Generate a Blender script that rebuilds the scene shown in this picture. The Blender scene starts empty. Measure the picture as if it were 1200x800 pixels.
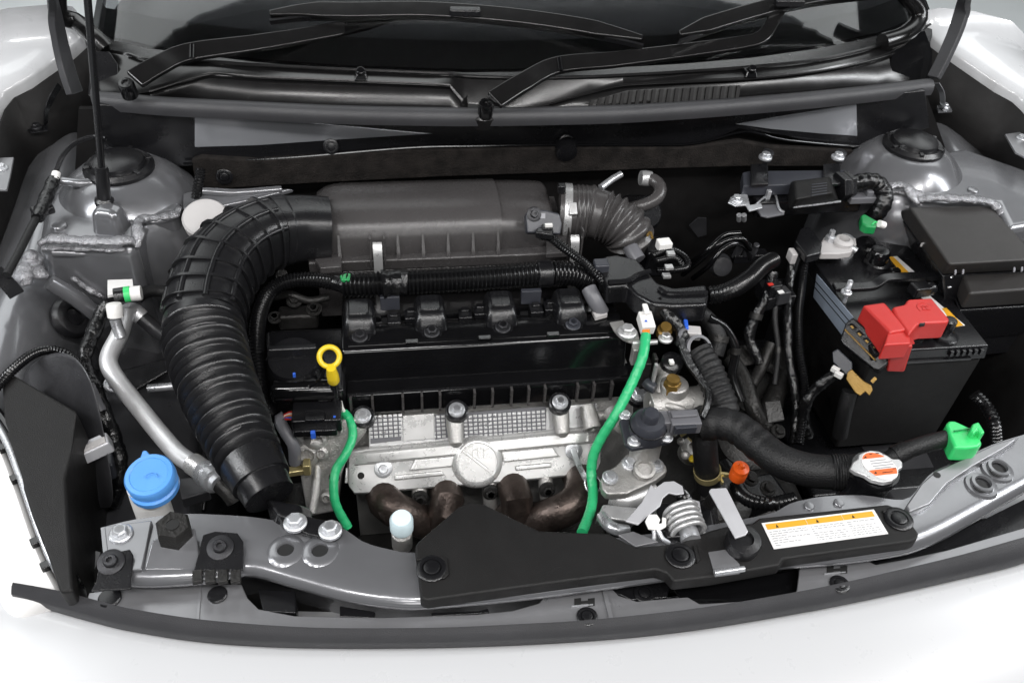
import bpy, math, random
from mathutils import Vector as V, Matrix
R_ = math.radians
random.seed(7)
sc = bpy.context.scene
COL = sc.collection

# ------------------------------------------------------------------ camera (z = 0 is the top of the radiator support, floor at -0.85)
CAM = V((-.275, 0, .83)); YAW, PIT, ROL, FPX = R_(10.7), R_(41.2), R_(4.0), 1040.0
FW = V((math.sin(YAW)*math.cos(PIT), math.cos(YAW)*math.cos(PIT), -math.sin(PIT)))
RT0 = V((math.cos(YAW), -math.sin(YAW), 0)); UP0 = RT0.cross(FW)
RT = RT0*math.cos(ROL) + UP0*math.sin(ROL); UP = RT.cross(FW)
cd = bpy.data.cameras.new('camera'); cam = bpy.data.objects.new('camera', cd); COL.objects.link(cam)
cd.sensor_width = 36; cd.lens = FPX/1200*36; cd.clip_start = .05; cd.clip_end = 200
cam.matrix_world = Matrix(((RT.x, UP.x, -FW.x, CAM.x), (RT.y, UP.y, -FW.y, CAM.y), (RT.z, UP.z, -FW.z, CAM.z), (0, 0, 0, 1)))
sc.camera = cam

# ------------------------------------------------------------------ studio light
w = bpy.data.worlds.new('World'); sc.world = w; w.use_nodes = True
w.node_tree.nodes['Background'].inputs[0].default_value = (.90, .95, 1, 1)
w.node_tree.nodes['Background'].inputs[1].default_value = .035

def area(name, loc, target, sx, sy, power, col=(1, 1, 1)):
    l = bpy.data.lights.new(name, 'AREA'); l.shape = 'RECTANGLE'; l.size = sx; l.size_y = sy; l.energy = power; l.color = col
    o = bpy.data.objects.new(name, l); COL.objects.link(o); o.location = loc
    o.rotation_euler = (V(target)-V(loc)).to_track_quat('-Z', 'Y').to_euler()
for lx, ly, pw in ((-1.7, .1, 11), (-.95, -.25, 12), (-.25, -.45, 12), (.45, -.45, 12), (1.1, -.25, 12), (1.8, .1, 11), (-.7, -1.5, 9), (.4, -1.5, 9)):
    area('ceiling_panel', (lx, ly, 1.85), (lx*.2, .9, 0), .42, .14, pw, (1, .985, .975))
area('side_softbox', (-2.0, .7, 1.2), (-.2, 1.0, 0), .16, 1.2, 26, (.96, .98, 1))
area('side_softbox', (2.0, .7, 1.2), (.2, 1.0, 0), .16, 1.2, 26, (.96, .98, 1))
area('front_softbox', (-.3, -2.0, .95), (0, .9, -.05), 1.2, .35, 14, (1, .99, .98))
area('floor_softbox', (0, 3.42, 2.6), (0, 3.42, -.85), 7, 3.2, 190, (.97, 1, 1))
sc.view_settings.view_transform = 'Standard'; sc.view_settings.look = 'None'
sc.view_settings.exposure = -0.1; sc.view_settings.gamma = 1; sc.view_settings.use_curve_mapping = False

# ------------------------------------------------------------------ photo pixel -> place: a pixel is a direction, the height or the wall gives the distance
def ray(x, y): return FW*FPX + RT*(x-600) + UP*(400-y)
def P(x, y, z): d = ray(x, y); return CAM + d*((z-CAM.z)/d.z)
def PY(x, y, Y): d = ray(x, y); return CAM + d*(Y/d.y)
def PN(x, y, p, n): d = ray(x, y); return CAM + d*((V(p)-CAM).dot(V(n))/d.dot(V(n)))

# ------------------------------------------------------------------ materials
MT = {}
def mat(name, col, rough=.5, metal=0., bump=0., bs=60., var=.12, rv=.1, coat=0., vs=12., spec=.5, trans=0., dust=0.):
    m = bpy.data.materials.new(name); m.use_nodes = True; nt = m.node_tree; N = nt.nodes; L = nt.links; b = N['Principled BSDF']
    tc = N.new('ShaderNodeTexCoord')
    n1 = N.new('ShaderNodeTexNoise'); n1.inputs['Scale'].default_value = vs; n1.inputs['Detail'].default_value = 6; n1.inputs['Roughness'].default_value = .65
    L.new(tc.outputs['Object'], n1.inputs['Vector'])
    mx = N.new('ShaderNodeMix'); mx.data_type = 'RGBA'
    mx.inputs['A'].default_value = tuple(max(0, c*(1-var)) for c in col)+(1,); mx.inputs['B'].default_value = tuple(min(1, c*(1+var)) for c in col)+(1,)
    mr0 = N.new('ShaderNodeMapRange'); mr0.inputs['From Min'].default_value = .3; mr0.inputs['From Max'].default_value = .7
    L.new(n1.outputs['Fac'], mr0.inputs['Value']); L.new(mr0.outputs['Result'], mx.inputs['Factor']); L.new(mx.outputs['Result'], b.inputs['Base Color'])
    n2 = N.new('ShaderNodeTexNoise'); n2.inputs['Scale'].default_value = vs*3.1; n2.inputs['Detail'].default_value = 8; n2.inputs['Roughness'].default_value = .7
    L.new(tc.outputs['Object'], n2.inputs['Vector'])
    mr = N.new('ShaderNodeMapRange'); mr.inputs['From Min'].default_value = .3; mr.inputs['From Max'].default_value = .7
    mr.inputs['To Min'].default_value = max(.02, rough-rv); mr.inputs['To Max'].default_value = min(1, rough+rv)
    L.new(n2.outputs['Fac'], mr.inputs['Value']); L.new(mr.outputs['Result'], b.inputs['Roughness'])
    if dust:
        nd = N.new('ShaderNodeTexNoise'); nd.inputs['Scale'].default_value = 330; nd.inputs['Detail'].default_value = 1
        L.new(tc.outputs['Object'], nd.inputs['Vector'])
        md = N.new('ShaderNodeMapRange'); md.inputs['From Min'].default_value = .735-dust*.1; md.inputs['From Max'].default_value = .80-dust*.1; md.inputs['To Max'].default_value = .7
        L.new(nd.outputs['Fac'], md.inputs['Value'])
        m2 = N.new('ShaderNodeMix'); m2.data_type = 'RGBA'; m2.inputs['B'].default_value = (.22, .21, .20, 1)
        L.new(md.outputs['Result'], m2.inputs['Factor']); L.new(mx.outputs['Result'], m2.inputs['A']); L.new(m2.outputs['Result'], b.inputs['Base Color'])
    b.inputs['Metallic'].default_value = metal; b.inputs['Coat Weight'].default_value = coat; b.inputs['Coat Roughness'].default_value = .05
    b.inputs['Specular IOR Level'].default_value = spec
    if trans: b.inputs['Transmission Weight'].default_value = trans; b.inputs['IOR'].default_value = 1.45
    if bump:
        n3 = N.new('ShaderNodeTexNoise'); n3.inputs['Scale'].default_value = bs; n3.inputs['Detail'].default_value = 4
        L.new(tc.outputs['Object'], n3.inputs['Vector'])
        bp = N.new('ShaderNodeBump'); bp.inputs['Strength'].default_value = bump; bp.inputs['Distance'].default_value = .002
        L.new(n3.outputs['Fac'], bp.inputs['Height']); L.new(bp.outputs['Normal'], b.inputs['Normal'])
    MT[name] = m; return m
mat('body_paint', (.47, .475, .485), .28, 0, 0, var=.004, rv=.01, coat=.6)
mat('grey_paint', (.180, .182, .192), .24, .5, .03, 900, var=.05, rv=.025, coat=.45)
mat('primer_grey', (.225, .226, .235), .30, .5, .04, 700, var=.07, rv=.03, coat=.2)
mat('cowl_lit_paint', (.30, .31, .33), .20, .45, 0, 300, var=.03, rv=.02, coat=.5)  # brighter copy of the body grey, reflected light put into its colour
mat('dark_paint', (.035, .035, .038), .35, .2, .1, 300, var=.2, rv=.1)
mat('latch_grey', (.50, .50, .52), .38, .3, .1, 700, var=.06, rv=.07)
mat('sealant', (.30, .30, .315), .26, .65, 1.0, 520, var=.15, rv=.1, coat=.2)
mat('black_satin', (.007, .007, .008), .26, 0, .12, 700, var=.15, rv=.035)
mat('black_matte', (.0065, .006, .006), .6, 0, .25, 800, var=.2, rv=.1, spec=.25)
mat('black_grain', (.008, .0076, .0076), .48, 0, .4, 1100, var=.12, rv=.06, spec=.3)
mat('black_gloss', (.004, .004, .0045), .11, 0, .05, 260, var=.2, rv=.025, spec=.55)
mat('cowl_plastic', (.006, .0058, .006), .25, 0, 0, 900, var=.15, rv=.03)
mat('airbox_plastic', (.050, .047, .047), .27, 0, .12, 900, var=.08, rv=.03)
mat('lid_plastic', (.030, .028, .027), .48, 0, .4, 1400, var=.08, rv=.05)
mat('rubber', (.009, .009, .010), .29, 0, .15, 500, var=.2, rv=.03)
mat('seal_rubber', (.034, .034, .037), .48, 0, .3, 900, var=.15, rv=.04)
mat('hose_rubber', (.006, .006, .0065), .52, 0, .5, 420, var=.2, rv=.06, spec=.4)
mat('tape', (.005, .005, .0055), .24, 0, .8, 150, var=.2, rv=.05)
mat('conduit', (.005, .005, .0055), .24, 0, .1, 300, var=.2, rv=.04)
mat('felt', (.013, .011, .010), .9, 0, 1.0, 420, var=.6, rv=.05, vs=45, spec=.2)
mat('cast_alu', (.42, .41, .395), .42, .65, .55, 420, var=.14, rv=.12)
mat('bright_alu', (.54, .54, .54), .32, .65, .2, 500, var=.07, rv=.1)
mat('shield_alu', (.60, .597, .588), .30, .55, 0, 300, var=.09, rv=.1)
mat('pipe_alu', (.66, .66, .67), .40, .55, .1, 400, var=.06, rv=.07)
mat('zinc', (.56, .57, .59), .30, .72, .2, 500, var=.15, rv=.12)
mat('black_bolt', (.03, .03, .033), .32, .5, .2, 500, var=.3, rv=.1)
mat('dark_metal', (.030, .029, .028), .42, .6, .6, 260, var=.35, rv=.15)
mat('exhaust_steel', (.085, .066, .058), .38, .8, .35, 190, var=.55, rv=.14, vs=22)
mat('green_tape', (.025, .42, .16), .36, 0, .35, 240, var=.08, rv=.08)
mat('bright_green', (.04, .55, .15), .36, 0, .12, 300, var=.06, rv=.05)
mat('dark_green', (.01, .22, .06), .35, 0, .1, 300)
mat('red_plastic', (.48, .030, .026), .36, 0, .3, 1100, var=.05, rv=.06)
mat('blue_plastic', (.085, .28, .66), .34, 0, .08, 300, var=.04, rv=.05)
mat('pale_blue', (.58, .70, .74), .36, 0, .08, 300, var=.04, rv=.05)
mat('white_plastic', (.74, .73, .71), .42, 0, .1, 300, var=.04, rv=.06)
mat('cream_plastic', (.45, .435, .43), .5, 0, .2, 600, var=.05, rv=.06)
mat('grey_plastic', (.115, .115, .125), .42, 0, .15, 500, var=.1, rv=.07)
mat('slate_plastic', (.032, .034, .042), .36, 0, .15, 600, var=.1, rv=.03)
mat('yellow_plastic', (.70, .50, .02), .34, 0, .08, 300, var=.03, rv=.05)
mat('yellow_zinc', (.62, .52, .26), .34, .75, .2, 400, var=.15, rv=.1)
mat('brass', (.20, .12, .028), .38, .6, .25, 400, var=.2, rv=.1)
mat('orange_plastic', (.60, .085, .010), .32, 0, .08, 300, var=.05, rv=.05)
mat('label_blue', (.24, .28, .34), .42, 0, .1, 300, var=.06, rv=.05)
mat('floor_paint', (.74, .77, .78), .45, 0, .1, 20, var=.05, rv=.08, vs=1.5)
mat('glass', (.42, .43, .44), .035, 0, 0, var=.02, rv=.015, trans=1.0)
mat('lens', (.86, .88, .9), .06, 0, 0, var=.02, rv=.02, trans=.75)
mat('label_white', (.70, .69, .68), .45, 0, 0, var=.02, rv=.03)
mat('label_yellow', (.66, .33, .018), .45, 0, 0, var=.03, rv=.03)
mat('label_orange', (.66, .13, .025), .45, 0, 0, var=.03, rv=.03)
mat('print_black', (.006, .006, .006), .6, 0, 0)
mat('print_grey', (.26, .26, .28), .5, 0, 0)
mat('wire_red', (.5, .03, .02), .4); mat('wire_blue', (.03, .12, .6), .4); mat('wire_orange', (.7, .2, .02), .4); mat('wire_white', (.7, .7, .65), .4)
# ------------------------------------------------------------------ mesh helpers
def catmull(pts, step):
    pts = [V(p) for p in pts]
    if len(pts) == 2:
        n = max(2, int((pts[1]-pts[0]).length/step)); return [pts[0].lerp(pts[1], i/n) for i in range(n+1)]
    q = [pts[0]*2-pts[1]] + pts + [pts[-1]*2-pts[-2]]; fine = []
    for i in range(1, len(q)-2):
        a, b, c, d = q[i-1:i+3]
        for k in range(24):
            t = k/24; fine.append(.5*((2*b)+(c-a)*t+(2*a-5*b+4*c-d)*t*t+(3*b-a-3*c+d)*t**3))
    fine.append(pts[-1])
    L = [0]
    for i in range(1, len(fine)): L.append(L[-1]+(fine[i]-fine[i-1]).length)
    n = max(2, int(round(L[-1]/step))); out = []; j = 0
    for i in range(n+1):
        s = L[-1]*i/n
        while j < len(L)-2 and L[j+1] < s: j += 1
        out.append(fine[j].lerp(fine[j+1], (s-L[j])/max(1e-9, L[j+1]-L[j])))
    return out
def frame(ax):
    ax = V(ax).normalized(); u = ax.orthogonal().normalized()
    if abs(ax.z) < .99: u = V((0, 0, 1)).cross(ax).normalized()
    return ax, u, ax.cross(u)
class MB:
    def __init__(s): s.v = []; s.f = []
    def add(s, vs, fs):
        o = len(s.v); s.v += [V(p) for p in vs]; s.f += [tuple(i+o for i in f) for f in fs]; return s
    def hexa(s, b, t): return s.add(list(b)+list(t), [(3, 2, 1, 0), (4, 5, 6, 7)]+[(i, (i+1) % 4, 4+(i+1) % 4, 4+i) for i in range(4)])
    def box(s, c, sz, rz=0, rx=0, ry=0, taper=1.):
        m = Matrix.Rotation(rz, 3, 'Z') @ Matrix.Rotation(ry, 3, 'Y') @ Matrix.Rotation(rx, 3, 'X'); x, y, z = (k/2 for k in sz); c = V(c)
        q = [(-x, -y), (x, -y), (x, y), (-x, y)]
        return s.hexa([c+m@V((a, b, -z)) for a, b in q], [c+m@V((a*taper, b*taper, z)) for a, b in q])
    def prism(s, loop, vec):
        n = len(loop); loop = [V(p) for p in loop]; vec = V(vec)
        nrm = V((0, 0, 0))
        for i in range(n): nrm += loop[i].cross(loop[(i+1) % n])
        if nrm.dot(vec) > 0: loop = loop[::-1]
        return s.add(loop+[p+vec for p in loop], [tuple(range(n)), tuple(range(2*n-1, n-1, -1))]+[((i+1) % n, i, n+i, n+(i+1) % n) for i in range(n)])
    def slab(s, px, z, t): return s.prism([P(a, b, z) for a, b in px], (0, 0, -t))            # flat plate, top face at height z
    def wall(s, px, Y, t): return s.prism([PY(a, b, Y) for a, b in px], (0, t, 0))             # upright plate, front face at depth Y
    def plate(s, px, p, n, t): n = V(n).normalized(); return s.prism([PN(a, b, p, n) for a, b in px], -n*t)
    def loft(s, rings, cap=True, closed=True):
        n = len(rings[0]); o = len(s.v); s.v += [V(p) for r in rings for p in r]
        m = n if closed else n-1
        for i in range(len(rings)-1):
            for j in range(m): k = (j+1) % n; s.f.append((o+i*n+j, o+i*n+k, o+(i+1)*n+k, o+(i+1)*n+j))
        if cap and closed: s.f.append(tuple(o+j for j in range(n))[::-1]); s.f.append(tuple(o+(len(rings)-1)*n+j for j in range(n)))
        return s
    def grid(s, rows): return s.loft(rows, False, False)
    def tube(s, pts, r, n=12, step=None, cap=True, jit=0.):
        rf = r if callable(r) else (lambda t, L: r)
        r0 = rf(.5, .1); step = step or max(.003, r0*.7); path = catmull(pts, step); rings = []
        u = None; L = sum((path[i+1]-path[i]).length for i in range(len(path)-1)); acc = 0
        for i, p in enumerate(path):
            t = (path[min(i+1, len(path)-1)]-path[max(i-1, 0)]).normalized()
            if u is None: u = frame(t)[1]
            u = (u-t*u.dot(t)).normalized(); b = t.cross(u)
            rr = rf(acc/max(L, 1e-9), acc)
            rings.append([p+(u*math.cos(a)+b*math.sin(a))*rr*(1+random.uniform(-jit, jit)) for a in (2*math.pi*k/n for k in range(n))])
            if i < len(path)-1: acc += (path[i+1]-p).length
        return s.loft(rings, cap)
    def lathe(s, p, ax, prof, n=24, cap=True):
        p = V(p); ax, u, b = frame(ax)
        return s.loft([[p+ax*h+(u*math.cos(a)+b*math.sin(a))*max(r, 1e-5) for a in (2*math.pi*k/n for k in range(n))] for r, h in prof], cap)
    def cyl(s, a, b, r, r2=None, n=20): a = V(a); b = V(b); L = (b-a).length; return s.lathe(a, b-a, [(r, 0), (r if r2 is None else r2, L)], n)
    def ring(s, c, ax, R, r, n=28, k=8, a0=0., a1=2*math.pi):
        c = V(c); ax, u, b = frame(ax); full = abs(a1-a0-2*math.pi) < 1e-6; rings = []
        for i in range(n if full else n+1):
            a = a0+(a1-a0)*i/n; d = u*math.cos(a)+b*math.sin(a)
            rings.append([c+d*(R+r*math.cos(q))+ax*(r*math.sin(q)) for q in (2*math.pi*j/k for j in range(k))])
        if full: rings.append(rings[0])
        return s.loft(rings, not full)
    def ball(s, c, r, n=14, sq=(1, 1, 1)):
        c = V(c); return s.loft([[c+V((r*sq[0]*math.sin(t)*math.cos(a), r*sq[1]*math.sin(t)*math.sin(a), r*sq[2]*math.cos(t))) for a in (2*math.pi*k/n for k in range(n))] for t in (.001+(math.pi-.002)*i/n for i in range(n+1))], False)
    def strip(s, pts, wdt, t, nrm=(0, 0, 1), step=.006):
        path = catmull(pts, step); rings = []; nrm = V(nrm)
        for i, p in enumerate(path):
            d = (path[min(i+1, len(path)-1)]-path[max(i-1, 0)]).normalized(); sd = d.cross(nrm).normalized(); up = sd.cross(d)
            ww = wdt(i/(len(path)-1)) if callable(wdt) else wdt
            rings.append([p-sd*ww/2, p+sd*ww/2, p+sd*ww/2+up*t, p-sd*ww/2+up*t])
        return s.loft(rings)
WL = {}
def thing(name, label, cat, loc, group=None):
    o = bpy.data.objects.new(name, None); COL.objects.link(o); o.location = loc; o.empty_display_size = .03; WL[o] = V(loc)
    o['label'] = label; o['category'] = cat
    if group: o['group'] = group
    return o
def A(name, m, mt, parent=None, bev=0., seg=2, solid=0., sub=0, label=None, cat=None, group=None, kind=None, ang=38):
    xs = [p.x for p in m.v]; ys = [p.y for p in m.v]; zs = [p.z for p in m.v]
    c = V(((min(xs)+max(xs))/2, (min(ys)+max(ys))/2, min(zs) if parent is None else (min(zs)+max(zs))/2))
    me = bpy.data.meshes.new(name); me.from_pydata([p-c for p in m.v], [], m.f); me.validate(); me.materials.append(MT[mt])
    for p in me.polygons: p.use_smooth = True
    if not bev: me.set_sharp_from_angle(angle=R_(ang))
    o = bpy.data.objects.new(name, me); COL.objects.link(o); WL[o] = c
    if parent: o.parent = parent; o.location = c-WL[parent]
    else: o.location = c
    if solid: d = o.modifiers.new('solid', 'SOLIDIFY'); d.thickness = solid; d.offset = -1
    if sub: d = o.modifiers.new('sub', 'SUBSURF'); d.levels = sub; d.render_levels = sub
    if bev: d = o.modifiers.new('bevel', 'BEVEL'); d.width = bev; d.segments = seg; d.limit_method = 'ANGLE'; d.angle_limit = R_(30); d.harden_normals = True
    if label: o['label'] = label
    if cat: o['category'] = cat
    if group: o['group'] = group
    if kind: o['kind'] = kind
    return o
UNIT = {}
def unit(kind):
    if kind in UNIT: return UNIT[kind]
    m = MB()
    if kind == 'hex':
        m.lathe((0, 0, 0), (0, 0, 1), [(1.5, -.3), (1.5, .12), (1.3, .3), (.9, .32)], 24)
        m.lathe((0, 0, .3), (0, 0, 1), [(1.0, 0), (1.0, .62), (.82, .78)], 6); m.lathe((0, 0, .75), (0, 0, 1), [(.6, .33), (.6, .31), (.5, .26)], 16)
    elif kind == 'clip':
        m.lathe((0, 0, 0), (0, 0, 1), [(1.35, -.3), (1.35, .10), (1.2, .2), (.86, .2), (.82, .08), (.74, .08), (.7, .26), (.55, .32)], 24)
    elif kind == 'cap':
        m.lathe((0, 0, 0), (0, 0, 1), [(1, -.3), (1, .18), (.88, .3), (.3, .36)], 24)
    elif kind == 'pan':
        m.lathe((0, 0, 0), (0, 0, 1), [(1.9, -.3), (1.9, .1), (1.7, .2), (1, .22), (.95, .75), (.8, .9), (.42, .9), (.4, .5), (.2, .5)], 24)
    elif kind == 'grommet':
        m.lathe((0, 0, 0), (0, 0, 1), [(1.6, -.2), (1.6, .1), (1.35, .42), (1.0, .5), (.72, .42), (.66, -.1)], 28, False)
    elif kind == 'hole':
        m.lathe((0, 0, 0), (0, 0, 1), [(1, -.05), (1, .06), (.2, .06)], 20)
    me = bpy.data.meshes.new(kind); me.from_pydata([p[:] for p in m.v], [], m.f)
    for p in me.polygons: p.use_smooth = True
    me.set_sharp_from_angle(angle=R_(38)); UNIT[kind] = me; return me
def fix(parent, p, r, kind='hex', mt='zinc', ax=(0, 0, 1), name=None):
    key = kind+mt
    if key not in UNIT: UNIT[key] = unit(kind).copy(); UNIT[key].materials.append(MT[mt])
    o = bpy.data.objects.new(name or {'hex': 'bolt', 'clip': 'push_clip', 'cap': 'plug', 'pan': 'screw', 'grommet': 'collar', 'hole': 'hole'}[kind], UNIT[key]); COL.objects.link(o)
    o.parent = parent; o.location = V(p)-WL[parent]; o.scale = (r, r, r)
    o.rotation_euler = (V(ax).to_track_quat('Z', 'Y') @ Matrix.Rotation(random.uniform(0, 1), 3, 'Z').to_quaternion()).to_euler(); WL[o] = V(p)
    return o
def corr(r, a, lam): return lambda t, s: r + a*math.cos(2*math.pi*s/lam)
def conduit(m, pts, r, lam=.0052, n=12): return m.tube(pts, corr(r, r*.11, lam), n, lam/4)
def taped(m, pts, r, n=10): 
    ph = random.uniform(0, 6); return m.tube(pts, lambda t, s: r*(1+.06*math.sin(s*190+ph)+.05*math.sin(s*71+ph)+.03*math.sin(s*420)), n, .0035, True, .035)
def PP(l): return [P(*q) for q in l]
# ================================================================== setting
m = MB(); m.add([(-30, -30, -.85), (30, -30, -.85), (30, 30, -.85), (-30, 30, -.85)], [(0, 1, 2, 3)])
A('floor', m, 'floor_paint', kind='structure', label='pale grey studio floor beyond the car', cat='floor')

# ================================================================== car body
car = thing('car', 'silver white car with open bonnet, painted panels framing the engine bay', 'car', (0, .9, -.85))
# --- front: bumper skin, weather strip, bracket strip, radiator support
xs = [15, 45, 75, 110, 150, 225, 300, 375, 450, 525, 600, 675, 750, 825, 900, 975, 1050, 1125, 1200]
lo = [699, 709, 718, 727.5, 737, 749, 755, 757.3, 757.5, 756.5, 754, 750, 744, 735, 723, 709.5, 694, 677, 658.5]
hi = [682, 687, 693, 702, 712, 724, 731, 735, 735.5, 734.5, 731, 727, 720, 711, 699, 685, 668, 650, 629]
def ext(pts):
    e = [V((-p.x, p.y, p.z)) for p in pts[::-1] if -p.x > pts[-1].x+.03]; return pts+e[:6]
Lp = ext([P(a, b, -.045) for a, b in zip(xs, lo)]); Up = ext([P(a, b, -.020) for a, b in zip(xs, hi)])
n = min(len(Lp), len(Up)); Lp, Up = Lp[:n], Up[:n]
m = MB(); rings = []
for a, b in zip(catmull(Lp, .012), catmull(Up, .012)):
    f = V((0, -.003, .004)); mid = a.lerp(b, .5)
    rings.append([a, a.lerp(b, .30)+V((0, -.0035, .003)), a.lerp(b, .62)+V((0, -.001, .004)), a.lerp(b, .86)+V((0, .0, .0015)), b, b+V((0, .004, -.008)), b+V((0, .002, -.022)), a+V((0, .006, -.02))])
A('front_weather_strip', m.loft(rings), 'seal_rubber', car, ang=50)
m = MB(); C = catmull([P(-260, 600, -.07), P(-120, 645, -.06), P(-40, 673, -.052)]+Lp, .02)
rows = [[p+V((0, dy, dz)) for p in C] for dy, dz in ((.13, -.075), (.020, -.035), (.010, -.016), (.003, -.0075), (-.004, -.0055), (-.05, -.014), (-.13, -.035), (-.24, -.10), (-.33, -.22), (-.37, -.42), (-.36, -.60))]
A('front_bumper', m.grid(rows), 'body_paint', car, sub=1, ang=60)
m = MB()
m.slab([(100, 708), (104, 694), (150, 688), (215, 684), (283, 684), (290, 700), (303, 713), (345, 721), (450, 723), (560, 719), (600, 715), (632, 706), (640, 695), (650, 690), (705, 683), (712, 684), (725, 697), (746, 704), (790, 700), (806, 699), (820, 707), (870, 704), (890, 702), (890, 706), (750, 725), (600, 736), (450, 740), (300, 736), (225, 729), (150, 717)], -.026, .003)
br = A('bumper_bracket', m, 'primer_grey', car, bev=.0012, label='grey front bracket strip with slotted tab')
m = MB(); m.slab([(930, 702), (934, 690), (938, 657), (946, 650), (994, 646), (1008, 652), (1026, 661), (1060, 655), (1110, 644), (1200, 618), (1230, 608), (1230, 632), (1200, 635), (1125, 656), (1050, 674), (975, 691)], -.026, .003)
br2 = A('bumper_bracket', m, 'primer_grey', car, bev=.0012)
for bb, (hx, hy) in ((br, (682, 705)), (br2, (978, 667))):
    m = MB()
    for o in (-9, 7): m.slab([(hx+o, hy-4), (hx+o+8, hy-5), (hx+o+8, hy+4), (hx+o, hy+5)], -.0253, .001)
    m.slab([(hx-3, hy-1), (hx+9, hy-2), (hx+9, hy+1), (hx-3, hy+2)], -.0252, .001)
    A('slot', m, 'print_black', bb)
    m = MB(); m.slab([(hx-12, hy+4), (hx+13, hy+2), (hx+13, hy+3.4), (hx-12, hy+5.4)], -.0245, .001); A('slot_edge', m, 'zinc', bb)
    fix(bb, P(hx+6, hy+17, -.025), .0085, 'clip', 'black_satin')
for q, r in (((129, 701), .012), ((255, 697), .0105)): fix(br, P(*q, -.0255), r, 'cap', 'black_satin')
m = MB(); m.slab([(233, 684), (236, 686), (233, 728), (230, 726)], -.0245, .002); A('seam', m, 'primer_grey', br)
m = MB(); m.slab([(704, 684), (709, 683.5), (719, 724), (714, 725)], -.0235, .002); A('seam', m, 'primer_grey', br)

rear = [(118, 618), (160, 608), (215, 602), (260, 603), (300, 606), (345, 613), (395, 616), (425, 634), (455, 643), (490, 647), (600, 640), (700, 632), (800, 620), (900, 602), (925, 590), (960, 582), (1010, 580), (1060, 585), (1080, 566), (1095, 552), (1130, 536), (1165, 520), (1200, 509), (1250, 494)]
frnt = [(124, 672), (160, 677), (205, 676), (250, 672), (290, 664), (340, 677), (390, 691), (425, 698), (460, 702), (495, 703), (600, 694), (705, 681), (800, 668), (890, 659), (920, 656), (960, 653), (1010, 648), (1060, 640), (1085, 632), (1110, 621), (1135, 607), (1165, 590), (1200, 570), (1250, 541)]
Rr = [P(a, b, 0) for a, b in rear]; Fr = [P(a, b, 0) for a, b in frnt]
m = MB(); rows = [[p+V((0, .002, -.05)) for p in Rr], [p+V((0, .001, -.006)) for p in Rr], Rr]
rows += [[a.lerp(b, t)+V((0, 0, dz)) for a, b in zip(Rr, Fr)] for t, dz in ((.15, .0005), (.5, .002), (.8, .0015), (.93, 0))]
rows += [[p+V((0, -.002, -.004)) for p in Fr], [p+V((0, -.004, -.012)) for p in Fr], [p+V((0, .006, -.022)) for p in Fr], [p+V((0, .03, -.05)) for p in Fr], [p+V((0, .035, -.14)) for p in Fr]]
rows = [catmull(r, .012) for r in rows]; n = min(map(len, rows)); rows = [[r[int(i*(len(r)-1)/(n-1))] for i in range(n)] for r in rows]
sup = A('radiator_support', m.grid(rows), 'grey_paint', car, ang=75)
# pressed bosses with holes
for q, r in (((335, 645), .012), ((375, 646), .012)):
    m = MB(); m.lathe(P(*q, .001), (0, 0, 1), [(r*1.9, -.001), (r*1.6, .0016), (r*1.2, .0034), (r*.78, .0036), (r*.68, .001)], 40, False); b = A('collar', m, 'grey_paint', sup)
    fix(sup, P(*q, .003), r*.70, 'hole', 'print_black')
for q in ((1149, 570), (1168, 552)):
    m = MB(); m.lathe(P(*q, .001), (0, 0, 1), [(.021, -.002), (.019, .004), (.0145, .0045), (.0135, .009), (.010, .0095), (.009, .006)], 28, False); b = A('collar', m, 'grey_paint', sup)
    fix(sup, P(*q, .0075), .009, 'hole', 'print_black')
for q in ((1099, 555), (1117, 544)): fix(sup, P(*q, .0015), .0035, 'hole', 'print_black')
for q in ((948, 593), (983, 589)): fix(sup, P(*q, .002), .006, 'cap', 'grey_paint', name='rivet_head')
m = MB(); m.slab([(1062, 592), (1080, 566), (1096, 552), (1130, 537), (1165, 520), (1195, 511), (1180, 523), (1140, 546), (1110, 566), (1090, 590), (1066, 600)], .012, .012)
A('support_flange', m, 'primer_grey', sup, bev=.002)
fix(sup, P(1098, 556, .0125), .0045, 'hole', 'print_black')
# folded left end of the support with fixings
m = MB(); m.slab([(122, 616), (178, 609), (172, 640), (166, 667), (128, 668)], .006, .006); A('support_end', m, 'grey_paint', sup, bev=.0015)
m = MB(); m.plate([(168, 668), (178, 632), (228, 618), (236, 660), (232, 668)], P(200, 650, .006), (0, -.35, 1), .004); A('support_step', m, 'grey_paint', sup, bev=.003)
fix(sup, P(142, 625, .007), .0085)
m = MB(); p = P(207, 630, .004); m.lathe(p, (.05, -.1, 1), [(.0195, 0), (.0195, .024), (.017, .028), (.0075, .028), (.007, .012)], 6); st = A('hex_spacer', m, 'dark_metal', sup)
fix(sup, p+V((.0012, -.0027, .0275)), .0072, 'hole', 'print_black')
for pl, q in ([((112, 682), (118, 650), (152, 643), (156, 650), (153, 690), (106, 692)), (130, 658)], [((227, 668), (238, 626), (252, 622), (278, 624), (285, 634), (285, 668)), (258, 641)]):
    m = MB(); m.plate(pl, P(q[0], q[1], .010), (0, -.25, 1), .003); b = A('mounting_bracket', m, 'black_satin', sup, bev=.001)
    fix(sup, P(q[0], q[1], .0105), .0075, 'pan', 'black_bolt', (0, -.25, 1))
m = MB()
for k in range(4): m.slab([(225+k*15, 668), (237+k*15, 666), (237+k*15, 680), (225+k*15, 682)], .006+.002*(k % 2), .006)
A('hinge_tab', m, 'dark_metal', sup, bev=.0008)
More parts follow.
